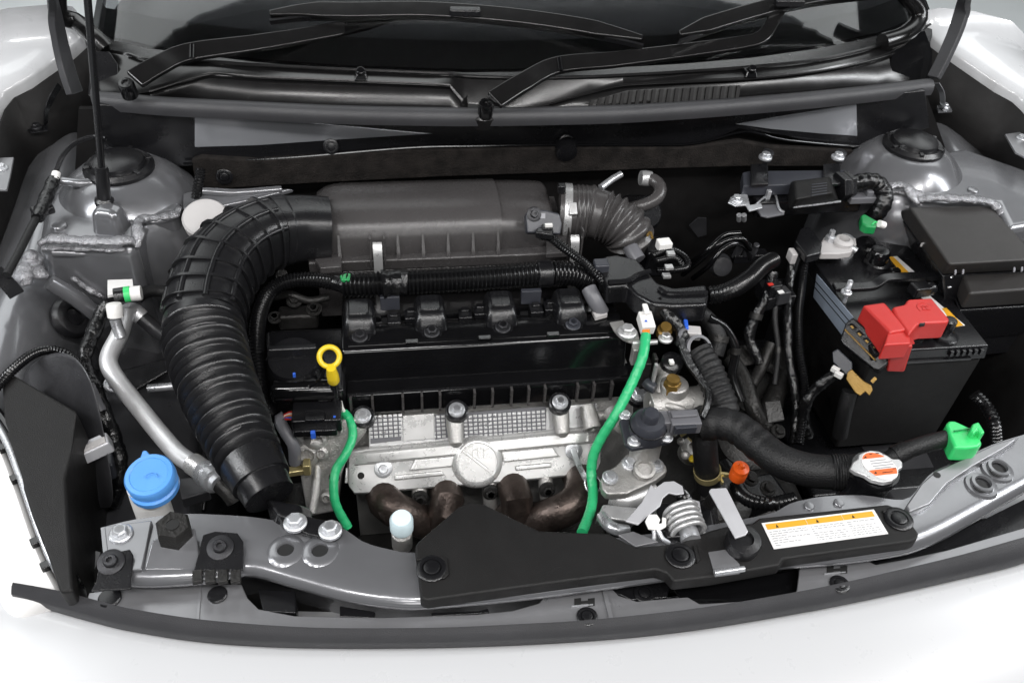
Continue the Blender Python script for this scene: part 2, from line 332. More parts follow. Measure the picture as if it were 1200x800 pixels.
# dark channel below the support front with black brackets
m = MB(); m.slab([(100, 700), (120, 640), (300, 670), (500, 690), (1000, 650), (1200, 600), (1250, 560), (1260, 640), (900, 725), (500, 760), (250, 745)], -.10, .004); A('grille_channel', m, 'black_matte', car)
for px, z, t in (([(302, 690), (346, 692), (347, 718), (308, 716)], -.03, .03), ([(398, 709), (440, 716), (438, 724), (398, 722)], -.032, .02), ([(505, 717), (560, 715), (572, 712), (574, 718), (506, 722)], -.030, .003)):
    m = MB(); m.slab(px, z, t); A('grille_bracket', m, 'black_satin', car, bev=.0015)
m = MB(); m.slab([(712, 687), (776, 675), (786, 684), (782, 700), (740, 703), (722, 695)], -.036, .01); cc = A('crossmember_pocket', m, 'black_satin', car, bev=.002)
fix(cc, P(755, 695, -.035), .009, 'clip', 'black_satin')
m = MB(); m.slab([(790, 690), (935, 668), (938, 700), (800, 702)], -.045, .004); A('grille_shroud', m, 'black_gloss', car)
m = MB(); m.slab([(1010, 652), (1070, 645), (1120, 625), (1200, 585), (1250, 560), (1250, 610), (1120, 640), (1030, 660)], -.055, .004); A('grille_shroud', m, 'black_satin', car)

# --- wings, rails, strut towers
def wing(o):
    prof = [(1.0, -.09), (.90, -.03), (.84, .005), (.795, .025), (.77, .012), (.74, -.05), (.705, -.20), (.69, -.48)]
    rows = []
    for y in (.80, .86, .92, .98, 1.05, 1.12, 1.20, 1.28, 1.38, 1.48):
        dz = max(0, y-1.12)*.12-max(0, 1.02-y)*.28
        rows.append([V((x+o*(1 if y < 1.15 else .4), y, z+(dz if k < 5 else dz*.4))) for k, (x, z) in enumerate(prof)])
    return rows
def mirror(rows, s): return [[V((s*abs(p.x), p.y, p.z)) for p in r] for r in rows]
for s in (-1, 1):
    rows = mirror(wing(0 if s < 0 else .05), s)
    if s > 0: rows = [r[::-1] for r in rows]
    if s > 0: A('wheel_liner', MB().grid([[p+V((.0, 0, .004)) for p in r] for r in rows[:5]]), 'black_matte', car, ang=80); rows = rows[4:]
    wg = A('inner_wing', MB().grid(rows), 'grey_paint', car, sub=2, ang=80)
    cx, cy, cz = (-.667, 1.268, .10) if s < 0 else (.653, 1.273, .10)
    m = MB(); m.lathe((cx, cy, cz), (0, 0, 1), [(.010, .0), (.045, .0), (.062, -.004), (.082, -.020), (.105, -.045), (.122, -.085), (.13, -.14), (.14, -.30)], 48)
    tw = A('strut_tower', m, 'grey_paint', car, ang=80)
    m = MB()
    if s < 0: m.slab([(42, 288), (100, 289), (160, 290), (166, 258), (206, 250), (216, 236), (190, 205), (110, 195), (58, 225), (48, 250)], .066, .36)
    else: m.slab([(1040, 219), (1064, 219), (1076, 237), (1168, 239), (1182, 268), (1215, 262), (1210, 200), (1130, 172), (1050, 185)], .066, .36)
    A('tower_shelf', m, 'grey_paint', tw, bev=.018, seg=5)
    m = MB(); m.lathe((cx, cy, cz-.002), (0, 0, 1), [(.052, -.006), (.052, .006), (.046, .012), (.040, .010), (.038, .017), (.030, .021), (.005, .023)], 40)
    tc = A('rubber_cap', m, 'rubber', tw)
    for k in range(6):
        a = k*1.047+.3; m = MB(); m.box((cx+.045*math.cos(a), cy+.045*math.sin(a), cz+.009), (.010, .007, .005), a); A('cap_lug', m, 'rubber', tw, bev=.001)
    # seam sealer beads, lumpy
    if s < 0:
        beads = [([(45, 283, .078), (60, 277, .084), (95, 279, .082), (130, 280, .080), (150, 279, .078), (160, 284, .07)], .0085), ([(48, 288, .066), (70, 287, .066), (110, 288, .066), (145, 289, .062), (158, 288, .06)], .0065),
                 ([(160, 287, .068), (162, 275, .078), (160, 262, .085), (165, 254, .082), (185, 252, .076), (203, 249, .070), (210, 240, .072)], .0070), ([(38, 292, .07), (34, 300, .062), (38, 312, .05), (46, 318, .045), (54, 320, .04)], .012), ([(44, 308, .05), (36, 300, .06), (26, 318, .055), (30, 332, .045)], .011),
                 ([(83, 322, .02), (100, 334, .0), (122, 346, -.02)], .005)]
    else:
        beads = [([(1042, 217, .082), (1052, 214, .086), (1064, 217, .086), (1072, 230, .076), (1078, 236, .07)], .008), ([(1075, 232, .074), (1095, 229, .082), (1120, 230, .084), (1150, 232, .08), (1166, 237, .075), (1175, 250, .06), (1178, 262, .05)], .0085), ([(1066, 220, .084), (1078, 226, .078), (1074, 238, .066)], .007),
                 ([(1044, 222, .07), (1056, 222, .074), (1066, 226, .07)], .0055)]
    for pts, r in beads:
        m = MB(); ph = random.uniform(0, 6)
        m.tube(PP(pts), lambda t, q: r*(1+.16*math.sin(q*150+ph)+.10*math.sin(q*420))*(.55+.45*min(1, 6*min(t, 1-t)+.15)), 12, .0022, True, .06)
        k = len(m.v)//12
        for g in range(k):
            ring = m.v[g*12:g*12+12]; c = sum(ring, V((0, 0, 0)))/12
            for q in range(12): d = ring[q]-c; m.v[g*12+q] = c+V((d.x*1.1, d.y*1.1, d.z*.62))-V((0, 0, .004))
        A('sealer_bead', m, 'sealant', tw, ang=90)
    if s < 0:
        fix(tw, P(70, 265, .067), .0105, 'cap', 'grey_paint', name='blanking_plug')
        m = MB(); p = P(90, 212, .10); m.tube([p+V((-.02, 0, 0)), p+V((.0, -.006, 0)), p+V((.025, 0, -.004))], .007, 10); A('stud_plate', m, 'grey_paint', tw)
        # prop rod seat block
        m = MB(); c = P(124, 240, .105); m.box(c+V((.0, 0, -.03)), (.052, .044, .055), -.25, taper=.70); A('rod_seat', m, 'grey_paint', tw, bev=.011, seg=4)
        fix(wg, P(85, 372, -.035), .020, 'grommet', 'rubber', (.75, -.3, .6)); fix(wg, P(85, 372, -.036), .014, 'cap', 'black_satin', (.75, -.3, .6))
        for q in ((198, 302), (200, 318)): fix(tw, P(q[0], q[1], -.01), .0045, 'hole', 'print_black', (.7, -.6, .3))
        m = MB(); m.tube(PP([(58, 330, .035), (90, 350, .0), (125, 378, -.05)]), .012, 12); A('pressed_rib', m, 'grey_paint', wg)
        m = MB(); m.tube(PP([(62, 296, .055), (100, 297, .05), (148, 298, .04)]), .006, 12); A('pressed_rib', m, 'grey_paint', wg)
    else:
        fix(tw, P(1140, 223, .067), .009, 'cap', 'grey_paint', name='blanking_plug')
# lower frame rail, left side, grey, seen under the aluminium pipe
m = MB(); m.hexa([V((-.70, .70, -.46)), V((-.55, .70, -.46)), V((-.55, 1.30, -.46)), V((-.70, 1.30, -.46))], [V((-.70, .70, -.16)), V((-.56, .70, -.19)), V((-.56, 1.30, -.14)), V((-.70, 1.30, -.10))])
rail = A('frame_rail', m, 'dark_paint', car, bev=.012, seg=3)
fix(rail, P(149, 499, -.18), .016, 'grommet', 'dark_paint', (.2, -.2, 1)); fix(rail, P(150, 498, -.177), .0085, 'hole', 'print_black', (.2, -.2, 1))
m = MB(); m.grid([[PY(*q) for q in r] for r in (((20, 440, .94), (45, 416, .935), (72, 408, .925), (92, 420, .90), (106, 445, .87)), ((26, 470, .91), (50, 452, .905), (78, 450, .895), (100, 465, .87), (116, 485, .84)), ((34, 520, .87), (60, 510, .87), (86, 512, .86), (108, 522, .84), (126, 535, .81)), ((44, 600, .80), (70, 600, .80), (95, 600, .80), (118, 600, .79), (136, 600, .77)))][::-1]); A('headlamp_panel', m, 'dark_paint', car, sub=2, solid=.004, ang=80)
m = MB(); m.hexa([V((.50, .70, -.46)), V((.62, .70, -.46)), V((.62, 1.30, -.46)), V((.50, 1.30, -.46))], [V((.50, .70, -.26)), V((.62, .70, -.26)), V((.62, 1.30, -.24)), V((.50, 1.30, -.24))])
A('frame_rail', m, 'dark_paint', car, bev=.012, seg=3)
m = MB(); m.box((0, 1.0, -.52), (1.5, 1.1, .02)); A('undertray', m, 'black_matte', car)
m = MB(); m.box((0, .63, -.30), (1.15, .012, .40)); A('front_closing_panel', m, 'black_matte', car)

# --- fenders with inner flange
def fender(inner, s):
    I = PP(inner); d = (I[0]-I[1]).normalized()
    I = [I[0]+V((s*.012, -.42, -.14)), I[0]+V((s*.012, -.28, -.085)), I[0]+V((s*.008, -.14, -.035))]+I
    prof = [(-.004, -.16), (.0, -.028), (.0, -.006), (.004, 0), (.03, .004), (.10, -.002), (.19, -.022), (.27, -.075), (.32, -.18), (.33, -.34), (.33, -.45)]
    return [catmull([p+V((s*a, 0, b)) for p in I], .03) for a, b in prof]
fl = [(0, 112, .155), (30, 92, .170), (60, 71, .183), (82, 56, .195), (96, 44, .205), (97, 25, .23), (88, 8, .26)]
fr = [(1200, 116, .150), (1170, 97, .163), (1135, 73, .18), (1108, 54, .195), (1085, 34, .21), (1084, 12, .24)]
rows = fender(fl, -1); k = min(map(len, rows)); A('fender', MB().grid([r[:k] for r in rows]), 'body_paint', car, ang=60)
rows = fender(fr, 1); k = min(map(len, rows)); A('fender', MB().grid([r[:k][::-1] for r in rows]), 'body_paint', car, ang=60)
# black sheets giving the gap between fender and wing its shade as colour
for s, ln in ((-1, fl), (1, fr)):
    I = PP(ln); I = [I[0]+V((0, -.40, -.13)), I[0]+V((0, -.14, -.035))]+I
    m = MB(); m.grid([catmull([p+V((-s*.004, .0, -.018)) for p in I], .03), catmull([p+V((-s*.012, 0, -.20)) for p in I], .03)]); A('fender_gap_shade', m, 'black_matte', car, solid=.003)
# fender brackets
m = MB(); m.strip(PP([(69, 100, .15), (60, 115, .14), (54, 130, .12), (53, 146, .09)]), .010, .002, (1, -.5, .3)); m.slab([(32, 152), (55, 146), (56, 152), (36, 155)], .09, .003); bk = A('fender_bracket', m, 'black_satin', car)
fix(bk, P(43, 149, .092), .006, 'hex', 'black_bolt')
m = MB(); m.strip(PP([(1098, 97, .16), (1104, 108, .14), (1105, 120, .12), (1104, 128, .10)]), .010, .002, (-1, -.5, .3)); m.slab([(1098, 124), (1112, 122), (1116, 130), (1100, 131)], .10, .003); bk = A('fender_bracket', m, 'grey_paint', car)
fix(bk, P(1107, 125, .102), .006, 'hex', 'zinc')
m = MB(); m.slab([(-6, 185), (16, 184), (12, 205), (8, 222), (-6, 222)], .10, .004); bk = A('fender_bracket', m, 'primer_grey', car, bev=.001); fix(bk, P(2, 197, .101), .006)
m = MB(); m.slab([(1178, 157), (1206, 153), (1206, 186), (1190, 178)], .10, .004); bk = A('fender_bracket', m, 'primer_grey', car, bev=.001); fix(bk, P(1197, 162, .101), .006)

# --- firewall, cowl
m = MB(); m.wall([(92, 128), (1086, 112), (1110, 180), (1130, 480), (60, 480), (88, 200)], 1.36, .01); A('firewall', m, 'black_matte', car)
m = MB(); m.wall([(224, 188), (236, 184), (300, 188), (480, 176), (640, 173), (800, 173), (868, 165), (905, 172), (1000, 176), (1004, 196), (868, 196), (760, 199), (640, 204), (520, 208), (380, 215), (262, 222), (238, 220), (228, 210)], 1.315, .012)
ins = A('sound_insulator', m, 'felt', car, bev=.004, seg=3)
for q in ((263, 207), ): fix(ins, PY(*q, 1.314), .010, 'clip', 'black_satin', (0, -1, .2))
m = MB(); m.wall([(108, 122), (200, 126), (400, 137), (560, 140), (720, 136), (900, 124), (1085, 106), (1090, 150), (1030, 172), (980, 176), (920, 160), (865, 152), (820, 172), (760, 174), (640, 172), (470, 178), (300, 191), (215, 196), (120, 200)], 1.325, .012)
cl = A('cowl_front_panel', m, 'black_satin', car, bev=.003)
for px in ([(228, 133), (256, 135), (300, 138), (380, 145), (490, 155.5), (508, 157), (400, 164), (300, 171), (228, 173)], [(862, 146), (905, 138), (1004, 122), (1005, 160), (960, 157), (905, 152)]):
    m = MB(); m.wall(px, 1.3235, .006); A('painted_panel', m, 'cowl_lit_paint', cl, bev=.0015)
m = MB(); m.tube([PY(a, b, 1.318) for a, b in ((215, 192), (300, 187), (360, 183), (480, 173), (560, 171), (640, 170), (760, 170), (815, 168), (868, 155), (890, 157), (925, 165), (1010, 172), (1028, 164))], .0022, 8); A('cowl_edge', m, 'black_gloss', cl)
for q in ((388, 172), (663, 166)):
    fix(cl, PY(*q, 1.318), .0095, 'clip', 'black_satin', (0, -1, .3))
m = MB(); p = PY(663, 174, 1.316); m.lathe(p, (0, -1, -.2), [(.020, -.01), (.018, .012), (.010, .014)], 20); A('insulator_stud', m, 'black_satin', cl)
# rear weather strip
sl = [(108, 112), (118, 116), (150, 119), (200, 123), (300, 128), (400, 132.5), (500, 134.5), (560, 135), (640, 134), (720, 132), (800, 127.5), (880, 121.5), (960, 114.5), (1030, 107), (1080, 101), (1091, 100)]
S = [P(a, b, .178) for a, b in sl]
m = MB(); rings = []
for p in catmull(S, .012):
    rings.append([p+V((0, a, b)) for a, b in ((-.010, -.014), (-.012, -.004), (-.010, .005), (-.002, .010), (.008, .009), (.012, .002), (.012, -.014))])
A('rear_weather_strip', m.loft(rings), 'seal_rubber', car, ang=60)
# cowl grille
cx_ = [108, 118, 150, 175, 245, 300, 400, 500, 527, 545, 600, 645, 690, 730, 800, 880, 960, 1030, 1065, 1092]
se = [110, 116, 119, 121, 125, 128, 132, 134, 134.5, 135, 134, 133, 132, 131, 127, 121, 114, 106, 102, 99]
le = [104, 110, 112, 108, 88, 92, 96, 100, 102, 124, 128, 122, 110, 101, 97, 93, 84, 69, 54, 44]
lz = [.185, .185, .185, .19, .205, .205, .205, .205, .205, .182, .180, .183, .192, .2, .205, .205, .205, .205, .205, .205]
ba = [44, 60, 66, 72, 75, 79, 84, 88, 89, 92, 94, 94, 93, 91, 87, 81, 72, 56, 42, 30]
bs_ = [30, 45, 51, 57, 66, 73, 80, 83.5, 84, 85, 84.5, 83, 81, 79, 75, 68, 57, 42, 28, 18]
r0 = [P(a, b, .172) for a, b in zip(cx_, se)]; r1 = [P(a, b, z) for a, b, z in zip(cx_, le, lz)]
r2 = [P(a, b, .212) for a, b in zip(cx_, ba)]; r3 = [P(a, b, .214) for a, b in zip(cx_, bs_)]
r1b = [a.lerp(b, .10)+V((0, 0, .003)) for a, b in zip(r1, r2)]
m = MB(); m.grid([r0, [p.lerp(q, .9)+V((0, .004, -.002)) for p, q in zip(r0, r1)], r1, r1b, r2, [p+V((0, .003, .004)) for p in r2], r3, [p+V((0, .02, .0)) for p in r3]])
cw = A('cowl_grille', m, 'cowl_plastic', car, solid=.003, ang=25)
m = MB(); m.tube([p+V((0, -.001, .001)) for p in r1[3:9]], .0016, 8); m.tube([p+V((0, -.001, .001)) for p in r1[11:19]], .0018, 8); A('ledge_edge', m, 'cowl_plastic', cw)
m = MB(); m.tube([p+V((0, 0, .004)) for p in r2[2:]], .0028, 8); A('glass_trim', m, 'cowl_plastic', cw)
m = MB(); m.prism([PN(a, b, P(780, 112, .19), (0, -.8, .5)) for a, b in ((682, 122), (735, 106), (800, 102), (866, 100), (862, 118), (800, 123), (720, 125))], V((0, .002, -.001))); vt = A('vent_recess', m, 'print_black', cw)
for k in range(20):
    x = 690+k*9; t = (x-682)/184; yt = 119-13*min(1, t/.3) if t < .3 else 106-6*(t-.3)/.7; yb = 124-5*max(0, t-.4)
    m = MB(); m.prism([PN(a, b, P(780, 112, .192), (0, -.8, .5)) for a, b in ((x, yb), (x+4, yb), (x+7, yt), (x+3, yt))], V((0, .003, -.002))); A('louvre', m, 'black_matte', cw)
for q, z in (((423, 87), .213), ((878, 84), .213)):
    m = MB(); p = P(*q, z); m.box(p, (.022, .03, .010), taper=.7); m.cyl(p+V((0, -.006, .004)), p+V((0, -.010, .012)), .007); A('grille_clip', m, 'black_gloss', cw, bev=.002)
m = MB(); m.lathe(P(566, 124, .185), (0, -.3, 1), [(.034, -.02), (.034, 0), (.030, .004), (.024, -.002)], 32); A('pivot_recess', m, 'cowl_plastic', cw)
m = MB(); m.plate([(104, 95), (108, 60), (128, 60), (138, 75), (139, 112), (112, 115), (103, 112)], P(120, 100, .19), (.1, -.6, .8), .004); A('cowl_end_cover', m, 'black_satin', cw, bev=.003)
m = MB(); m.plate([(1046, 52), (1066, 40), (1084, 35), (1093, 60), (1092, 98), (1070, 97), (1040, 98)], P(1070, 70, .2), (-.1, -.6, .8), .004); A('cowl_end_cover', m, 'black_gloss', cw, bev=.003)
# side trims at the glass corners
m = MB(); m.tube(PP([(124, 58, .222), (112, 45, .235), (90, 26, .245), (70, 18, .26), (66, -10, .30)]), .014, 12); A('pillar_trim', m, 'cowl_plastic', car)
m = MB(); m.tube(PP([(1034, 50, .222), (1058, 42, .228), (1074, 28, .24), (1076, 12, .26), (1060, -8, .29), (1050, -30, .32)]), .016, 12); A('pillar_trim', m, 'cowl_plastic', car)
# glass and dashboard
top = [V((p.x*.90, p.y+.52, p.z+.285)) for p in r3]
m = MB(); m.grid([[a.lerp(b, t)+V((0, 0, .02*math.sin(math.pi*t))) for a, b in zip(r3, top)] for t in (-.02, 0, .05, .1, .2, .35, .5, .75, 1)]); A('windscreen', m, 'glass', car, solid=.005, ang=80)
m = MB(); m.grid([[p+V((0, .01, -.02)) for p in r3], [V((p.x*.95, 2.3, .17)) for p in r3]]); A('dashboard', m, 'dark_paint', car, solid=.02)
# ceramic band on the glass edge
m = MB(); m.grid([[a.lerp(b, t)+V((0, 0, .020*math.sin(math.pi*t)-.0065)) for a, b in zip(r3, top)] for t in (0, .05, .1)]); A('glass_band', m, 'print_black', car)
# bonnet hinges and the raised bonnet
m = MB(); m.strip(PP([(50, -60, .42), (52, -25, .36), (57, 5, .30), (63, 35, .255), (70, 65, .215), (77, 90, .185), (84, 110, .16)]), lambda t: .022+.006*t, .012, (.9, -.3, .3)); A('bonnet_hinge', m, 'seal_rubber', car, bev=.002)
m = MB(); m.strip(PP([(1152, -60, .42), (1143, -25, .36), (1133, 5, .30), (1122, 38, .255), (1108, 70, .215), (1096, 93, .185)]), lambda t: .03-.008*t, .012, (-.9, -.3, .3)); A('bonnet_hinge', m, 'seal_rubber', car, bev=.002)
m = MB(); rows = []
for t in (0, .1, .4, .7, .95, 1.0):
    y = 1.50-t*.62; z = .47+t*.74; ww = .72-.06*t
    rows.append([V((ww*k/6, y-.05*(k/6)**2*(-1 if t < .2 else 1)*(.4), z+.045*(1-(k/6)**2))) for k in range(-6, 7)])
bn = A('bonnet', MB().grid(rows), 'body_paint', car, sub=1)
A('bonnet_liner', MB().grid([[p+V((0, -.028, -.022)) for p in r] for r in rows][::-1]), 'felt', bn, solid=-.01)

# --- headlamp at the left front
hl = [(-30, 470), (0, 512), (20, 560), (38, 612), (55, 655), (72, 686)]
H = PP([(a, b, .005-.00012*(b-470)) for a, b in hl]+[(80, 702, -.045), (84, 726, -.08), (84, 760, -.12)])
m = MB(); m.grid([catmull([p+V((dx, dy, dz)) for p in H], .02) for dx, dy, dz in ((.002, .004, -.07), (.0, .0, -.012), (-.004, -.002, 0), (-.022, -.008, -.010), (-.05, -.016, -.030), (-.10, -.035, -.075), (-.17, -.06, -.16), (-.22, -.08, -.34))]); lamp = A('headlamp', m, 'label_white', car, sub=1, ang=70)
m = MB(); m.tube([p+V((.003, .002, .003)) for p in H], .0042, 10); A('lens_rim', m, 'zinc', lamp)
m = MB(); m.tube([p+V((.011, .006, .0)) for p in H], .0065, 10); A('rim_seal', m, 'black_gloss', lamp)
for q in ((6, 524), (20, 560), (44, 634), (56, 662)):
    m = MB(); m.box(P(q[0], q[1], .004-.00012*(q[1]-470)), (.014, .010, .008), .5); A('rim_clip', m, 'black_gloss', lamp, bev=.001)
m = MB()
hp = [(2, 452), (16, 438), (50, 458), (90, 481), (84, 520), (77, 560), (80, 610), (84, 660), (86, 692), (70, 694), (56, 652), (38, 606), (22, 560), (6, 515)]
m.prism([P(a, b, .0+(.02 if b < 500 else 0)) for a, b in hp], (0.0, .02, -.22)); A('lamp_housing', m, 'black_grain', lamp, bev=.004)
# ================================================================== engine
eng = thing('engine', 'four cylinder engine with glossy black cam cover and silver exhaust shield', 'engine', (-.13, .92, -.5))
X0, X1 = -.338, .072
def extr(m, prof, x0, x1):  # prof of (Y, z), extruded along X
    return m.loft([[V((x, y, z)) for y, z in prof] for x in (x0, x1)])
m = MB(); extr(m, [(1.08, -.10), (1.08, -.016), (1.065, -.008), (.995, -.008), (.985, -.002), (.944, -.002), (.935, -.006), (.921, -.056), (.95, -.10)], X0, X1)
vc = A('cam_cover', m, 'black_gloss', eng, bev=.004, seg=3)
m = MB(); extr(m, [(.93, -.052), (.904, -.056), (.900, -.060), (.897, -.092), (.93, -.094)], X0+.003, X1+.012); sk = A('cover_skirt', m, 'black_gloss', eng, bev=.003)
for x in (412, 437, 472, 494, 515, 555, 576, 598, 618, 637, 675, 694, 715):
    p = PY(x, 476-(x-410)*.088, .905); m = MB(); m.box((p.x, .8965, -.0745), (.0034, .010, .032)); A('rib', m, 'airbox_plastic', sk)  # edge highlights put into the ribs as a lighter plastic than the skirt
m = MB(); m.tube([(X0+.01, .9435, -.0015), (X1-.006, .9435, -.0015)], .0018, 8); A('cover_ridge', m, 'black_gloss', vc)
for x in (483, 568, 648):
    p = PY(x, 412-(x-430)*.07, .94); m = MB(); m.box((p.x, .942, .0), (.018, .008, .005)); A('ridge_tab', m, 'black_gloss', vc, bev=.001)
for x, y in ((425, 484), (535, 477), (656, 468), (748, 459)):
    p = P(x, y, -.074); m = MB(); m.lathe(p+V((0, 0, -.012)), (0, -.35, 1), [(.0165, 0), (.0165, .0105), (.0145, .012), (.0125, .010)], 24); sl_ = A('bolt_sleeve', m, 'black_satin', eng)
    fix(sl_, p+V((0, -.004, -.001)), .0078, 'hex', 'zinc', (0, -.35, 1))
def rrect(c, hx, hy, r, z, n=4):
    o = []
    for sx, sy, a0 in ((1, 1, 0), (-1, 1, 90), (-1, -1, 180), (1, -1, 270)):
        for k in range(n+1): a = R_(a0+90*k/n); o.append(c+V((sx*(hx-r)+r*math.cos(a), sy*(hy-r)+r*math.sin(a), z)))
    return o
for i, (x, y) in enumerate(((421, 371), (504, 366), (586, 361), (667, 358))):
    p = P(x, y, .008); m = MB()
    m.loft([rrect(p+V((0, a, 0)), hx, hy, r, z) for a, hx, hy, r, z in ((0, .024, .032, .008, -.03), (0, .023, .031, .008, -.006), (.002, .021, .027, .008, .006), (.004, .0185, .022, .007, .012), (.004, .016, .019, .006, .0135))]); co = A('ignition_coil', m, 'black_satin', eng, ang=28)
    m = MB(); m.loft([rrect(p+V((0, a, 0)), hx, hy, .004, z) for a, hx, hy, z in ((.004, .0145, .0175, .012), (.004, .0145, .0175, .0152), (.004, .0130, .016, .0165))]); A('coil_top', m, 'black_satin', co, ang=28)
    m = MB(); m.lathe(p+V((0, -.032, -.020)), (0, -.25, 1), [(.017, -.01), (.017, .008), (.0135, .012)], 20); A('coil_lug', m, 'black_satin', co)
    fix(co, p+V((0, -.034, -.0075)), .0075, 'hex', 'black_bolt' if i < 3 else 'slate_plastic', (0, -.25, 1))
for x, y in ((462, 376), (482, 371), (545, 370), (563, 366), (628, 364), (645, 361)):
    p = P(x, y, -.004); m = MB(); m.box(p, (.020, .022, .012)); m.box(p+V((0, .004, .006)), (.012, .010, .010)); A('cable_clip', m, 'black_satin', eng, bev=.002)
for x, y, l in ((457, 354, .028), (622, 347, .030)):
    p = P(x, y, .010); m = MB(); m.box(p, (l, .008, .024)); A('cable_clip', m, 'slate_plastic', eng, bev=.001)
# oil filler end
m = MB(); m.hexa([P(a, b, -.14) for a, b in ((318, 500), (412, 495), (412, 390), (312, 390))], [P(a, b, -.035) for a, b in ((316, 462), (404, 458), (404, 384), (312, 388))]); A('timing_cover', m, 'black_satin', eng, bev=.006, seg=3)
p = P(344, 424, -.012); m = MB(); m.lathe(p+V((0, .012, -.03)), (0, -.25, 1), [(.041, 0), (.041, .018), (.036, .03), (.034, .036), (.004, .037)], 36); oc = A('oil_filler_cap', m, 'black_satin', eng)
m = MB(); m.box(p+V((0, .009, .012)), (.066, .012, .016), 0, -.2); A('grip_bar', m, 'black_satin', oc, bev=.003)
m = MB(); m.box(p+V((.002, -.026, -.002)), (.0035, .004, .009)); A('blue_mark', m, 'wire_blue', oc)
m = MB(); m.cyl(P(322, 457, -.035), P(392, 455, -.035), .016); A('cover_barrel', m, 'black_gloss', eng)
m = MB(); m.tube(PP([(381, 430, -.02), (374, 445, -.02), (362, 453, -.022)]), .003, 8); A('cover_rib', m, 'black_gloss', eng)
fix(eng, P(384, 467, -.055), .013, 'cap', 'bright_alu', (0, -.3, 1), name='core_plug')
# cylinder head casting
m = MB(); extr(m, [(1.06, -.09), (.94, -.088), (.92, -.10), (.908, -.125), (.888, -.16), (.888, -.42), (1.06, -.42)], X0+.004, X1+.02); hd = A('cylinder_head', m, 'cast_alu', eng, bev=.004)
pl_p, pl_n = P(560, 494, -.115), V((0, -.78, .62))
m = MB(); m.plate([(432, 492), (540, 486), (640, 477), (700, 472), (702, 505), (640, 510), (540, 517), (432, 524)], pl_p, pl_n, .004); hp_ = A('head_plate', m, 'bright_alu', eng, bev=.0015); HSH = 0.0
m = MB(); m.tube([(X0+.006, .9015, -.0565), (X1+.009, .9015, -.0565)], .0016, 8); A('skirt_glint_bead', m, 'black_satin', sk)  # added tube, shaped to catch a bright line along the skirt edge
for gx0, gx1, gy in ((434, 470, 0), (510, 526, -6), (541, 640, -9), (683, 698, -20)):
    m = MB(); m.plate([(gx0, 491+gy*.8), (gx1, 489+gy*.8-(gx1-gx0)*.06), (gx1, 518+gy*.8-(gx1-gx0)*.06), (gx0, 520+gy*.8)], pl_p+pl_n*.0006, pl_n, .002); A('grid_back', m, 'grey_plastic', hp_)
m = MB(); e1 = V((1, 0, 0)); e2 = pl_n.normalized().cross(e1)*-1
for seg0, seg1 in ((434, 470), (508, 525), (540, 640), (682, 698)):
    a = PN(seg0, 500, pl_p, pl_n); b = PN(seg1, 495, pl_p, pl_n); k = 0; x = a.x
    while x < b.x:
        for j in range(6):
            c = V((x, a.y, a.z))+e2*((j-2.5)*.0058+HSH); c = c+pl_n.normalized()*((pl_p-c).dot(pl_n.normalized())+.0008)
            m.hexa([c-e1*.0027-e2*.0021, c+e1*.0027-e2*.0021, c+e1*.0027+e2*.0021, c-e1*.0027+e2*.0021][::-1], [c-e1*.0023-e2*.0017+pl_n*.0012, c+e1*.0023-e2*.0017+pl_n*.0012, c+e1*.0023+e2*.0017+pl_n*.0012, c-e1*.0023+e2*.0017+pl_n*.0012][::-1])
        x += .0072
A('grid_relief', m, 'bright_alu', hp_, kind='stuff')
m = MB(); m.plate([(472, 487), (509, 484), (509, 514), (472, 517)], pl_p+pl_n*.003, pl_n, .004); A('blank_pad', m, 'shield_alu', hp_, bev=.001)
for x, y in ((533, 496), (657, 485)):
    p = P(x, y, -.10); m = MB(); m.lathe(p+V((0, .012, .01)), (0, -.8, -.55), [(.0125, 0), (.0125, .02), (.010, .045), (.004, .05)], 20); A('bolt_boss', m, 'cast_alu', hd)
p = P(690, 494, -.105); m = MB(); m.lathe(p+V((0, .02, .012)), (.1, -.8, -.4), [(.011, 0), (.0125, .035), (.009, .036), (.006, .03)], 20); A('lifting_boss', m, 'cast_alu', hd)
m = MB(); m.tube(PP([(700, 488, -.10), (712, 486, -.10), (722, 490, -.10)]), .008, 12); A('head_neck', m, 'cast_alu', hd)
# timing end casting, left of the shield
m = MB(); m.plate([(352, 500), (398, 492), (432, 488), (428, 508), (410, 530), (398, 560), (392, 600), (360, 606), (352, 560)], P(390, 540, -.13), (-.1, -.85, .45), .05); tc_ = A('timing_casting', m, 'cast_alu', eng, bev=.004)
for q, r in (((374, 512), .012), ((362, 530), .016), ((378, 528), .010), ((398, 502), .006), ((384, 580), .009)):
    p = PN(*q, P(390, 540, -.13), V((-.1, -.85, .45))); m = MB(); m.lathe(p, (-.1, -.85, .45), [(r*1.2, -.005), (r, .012), (r*.6, .014), (r*.5, .008)], 20); A('boss', m, 'cast_alu', tc_)
m = MB(); m.tube(PP([(352, 515, -.12), (368, 518, -.10), (385, 522, -.12)]), .011, 12); A('casting_rib', m, 'cast_alu', tc_)
m = MB(); m.tube(PP([(372, 545, -.14), (370, 575, -.16), (366, 600, -.18)]), .006, 10); A('casting_rib', m, 'cast_alu', tc_)
for q, r in (((330, 322, .02), .006), ((345, 352, -.03), .008), ((322, 372, -.05), .007), ((368, 362, -.04), .008)): fix(eng, P(*q), r, 'hex', 'dark_metal', (0, -.5, 1))
m = MB(); m.tube(PP([(322, 348, -.03), (340, 345, -.02), (362, 352, -.03), (385, 348, -.03)]), .006, 10); A('rear_pipe', m, 'dark_metal', eng)
m = MB(); m.box(P(350, 372, -.06), (.06, .03, .03)); A('rear_bracket', m, 'dark_metal', eng, bev=.006)
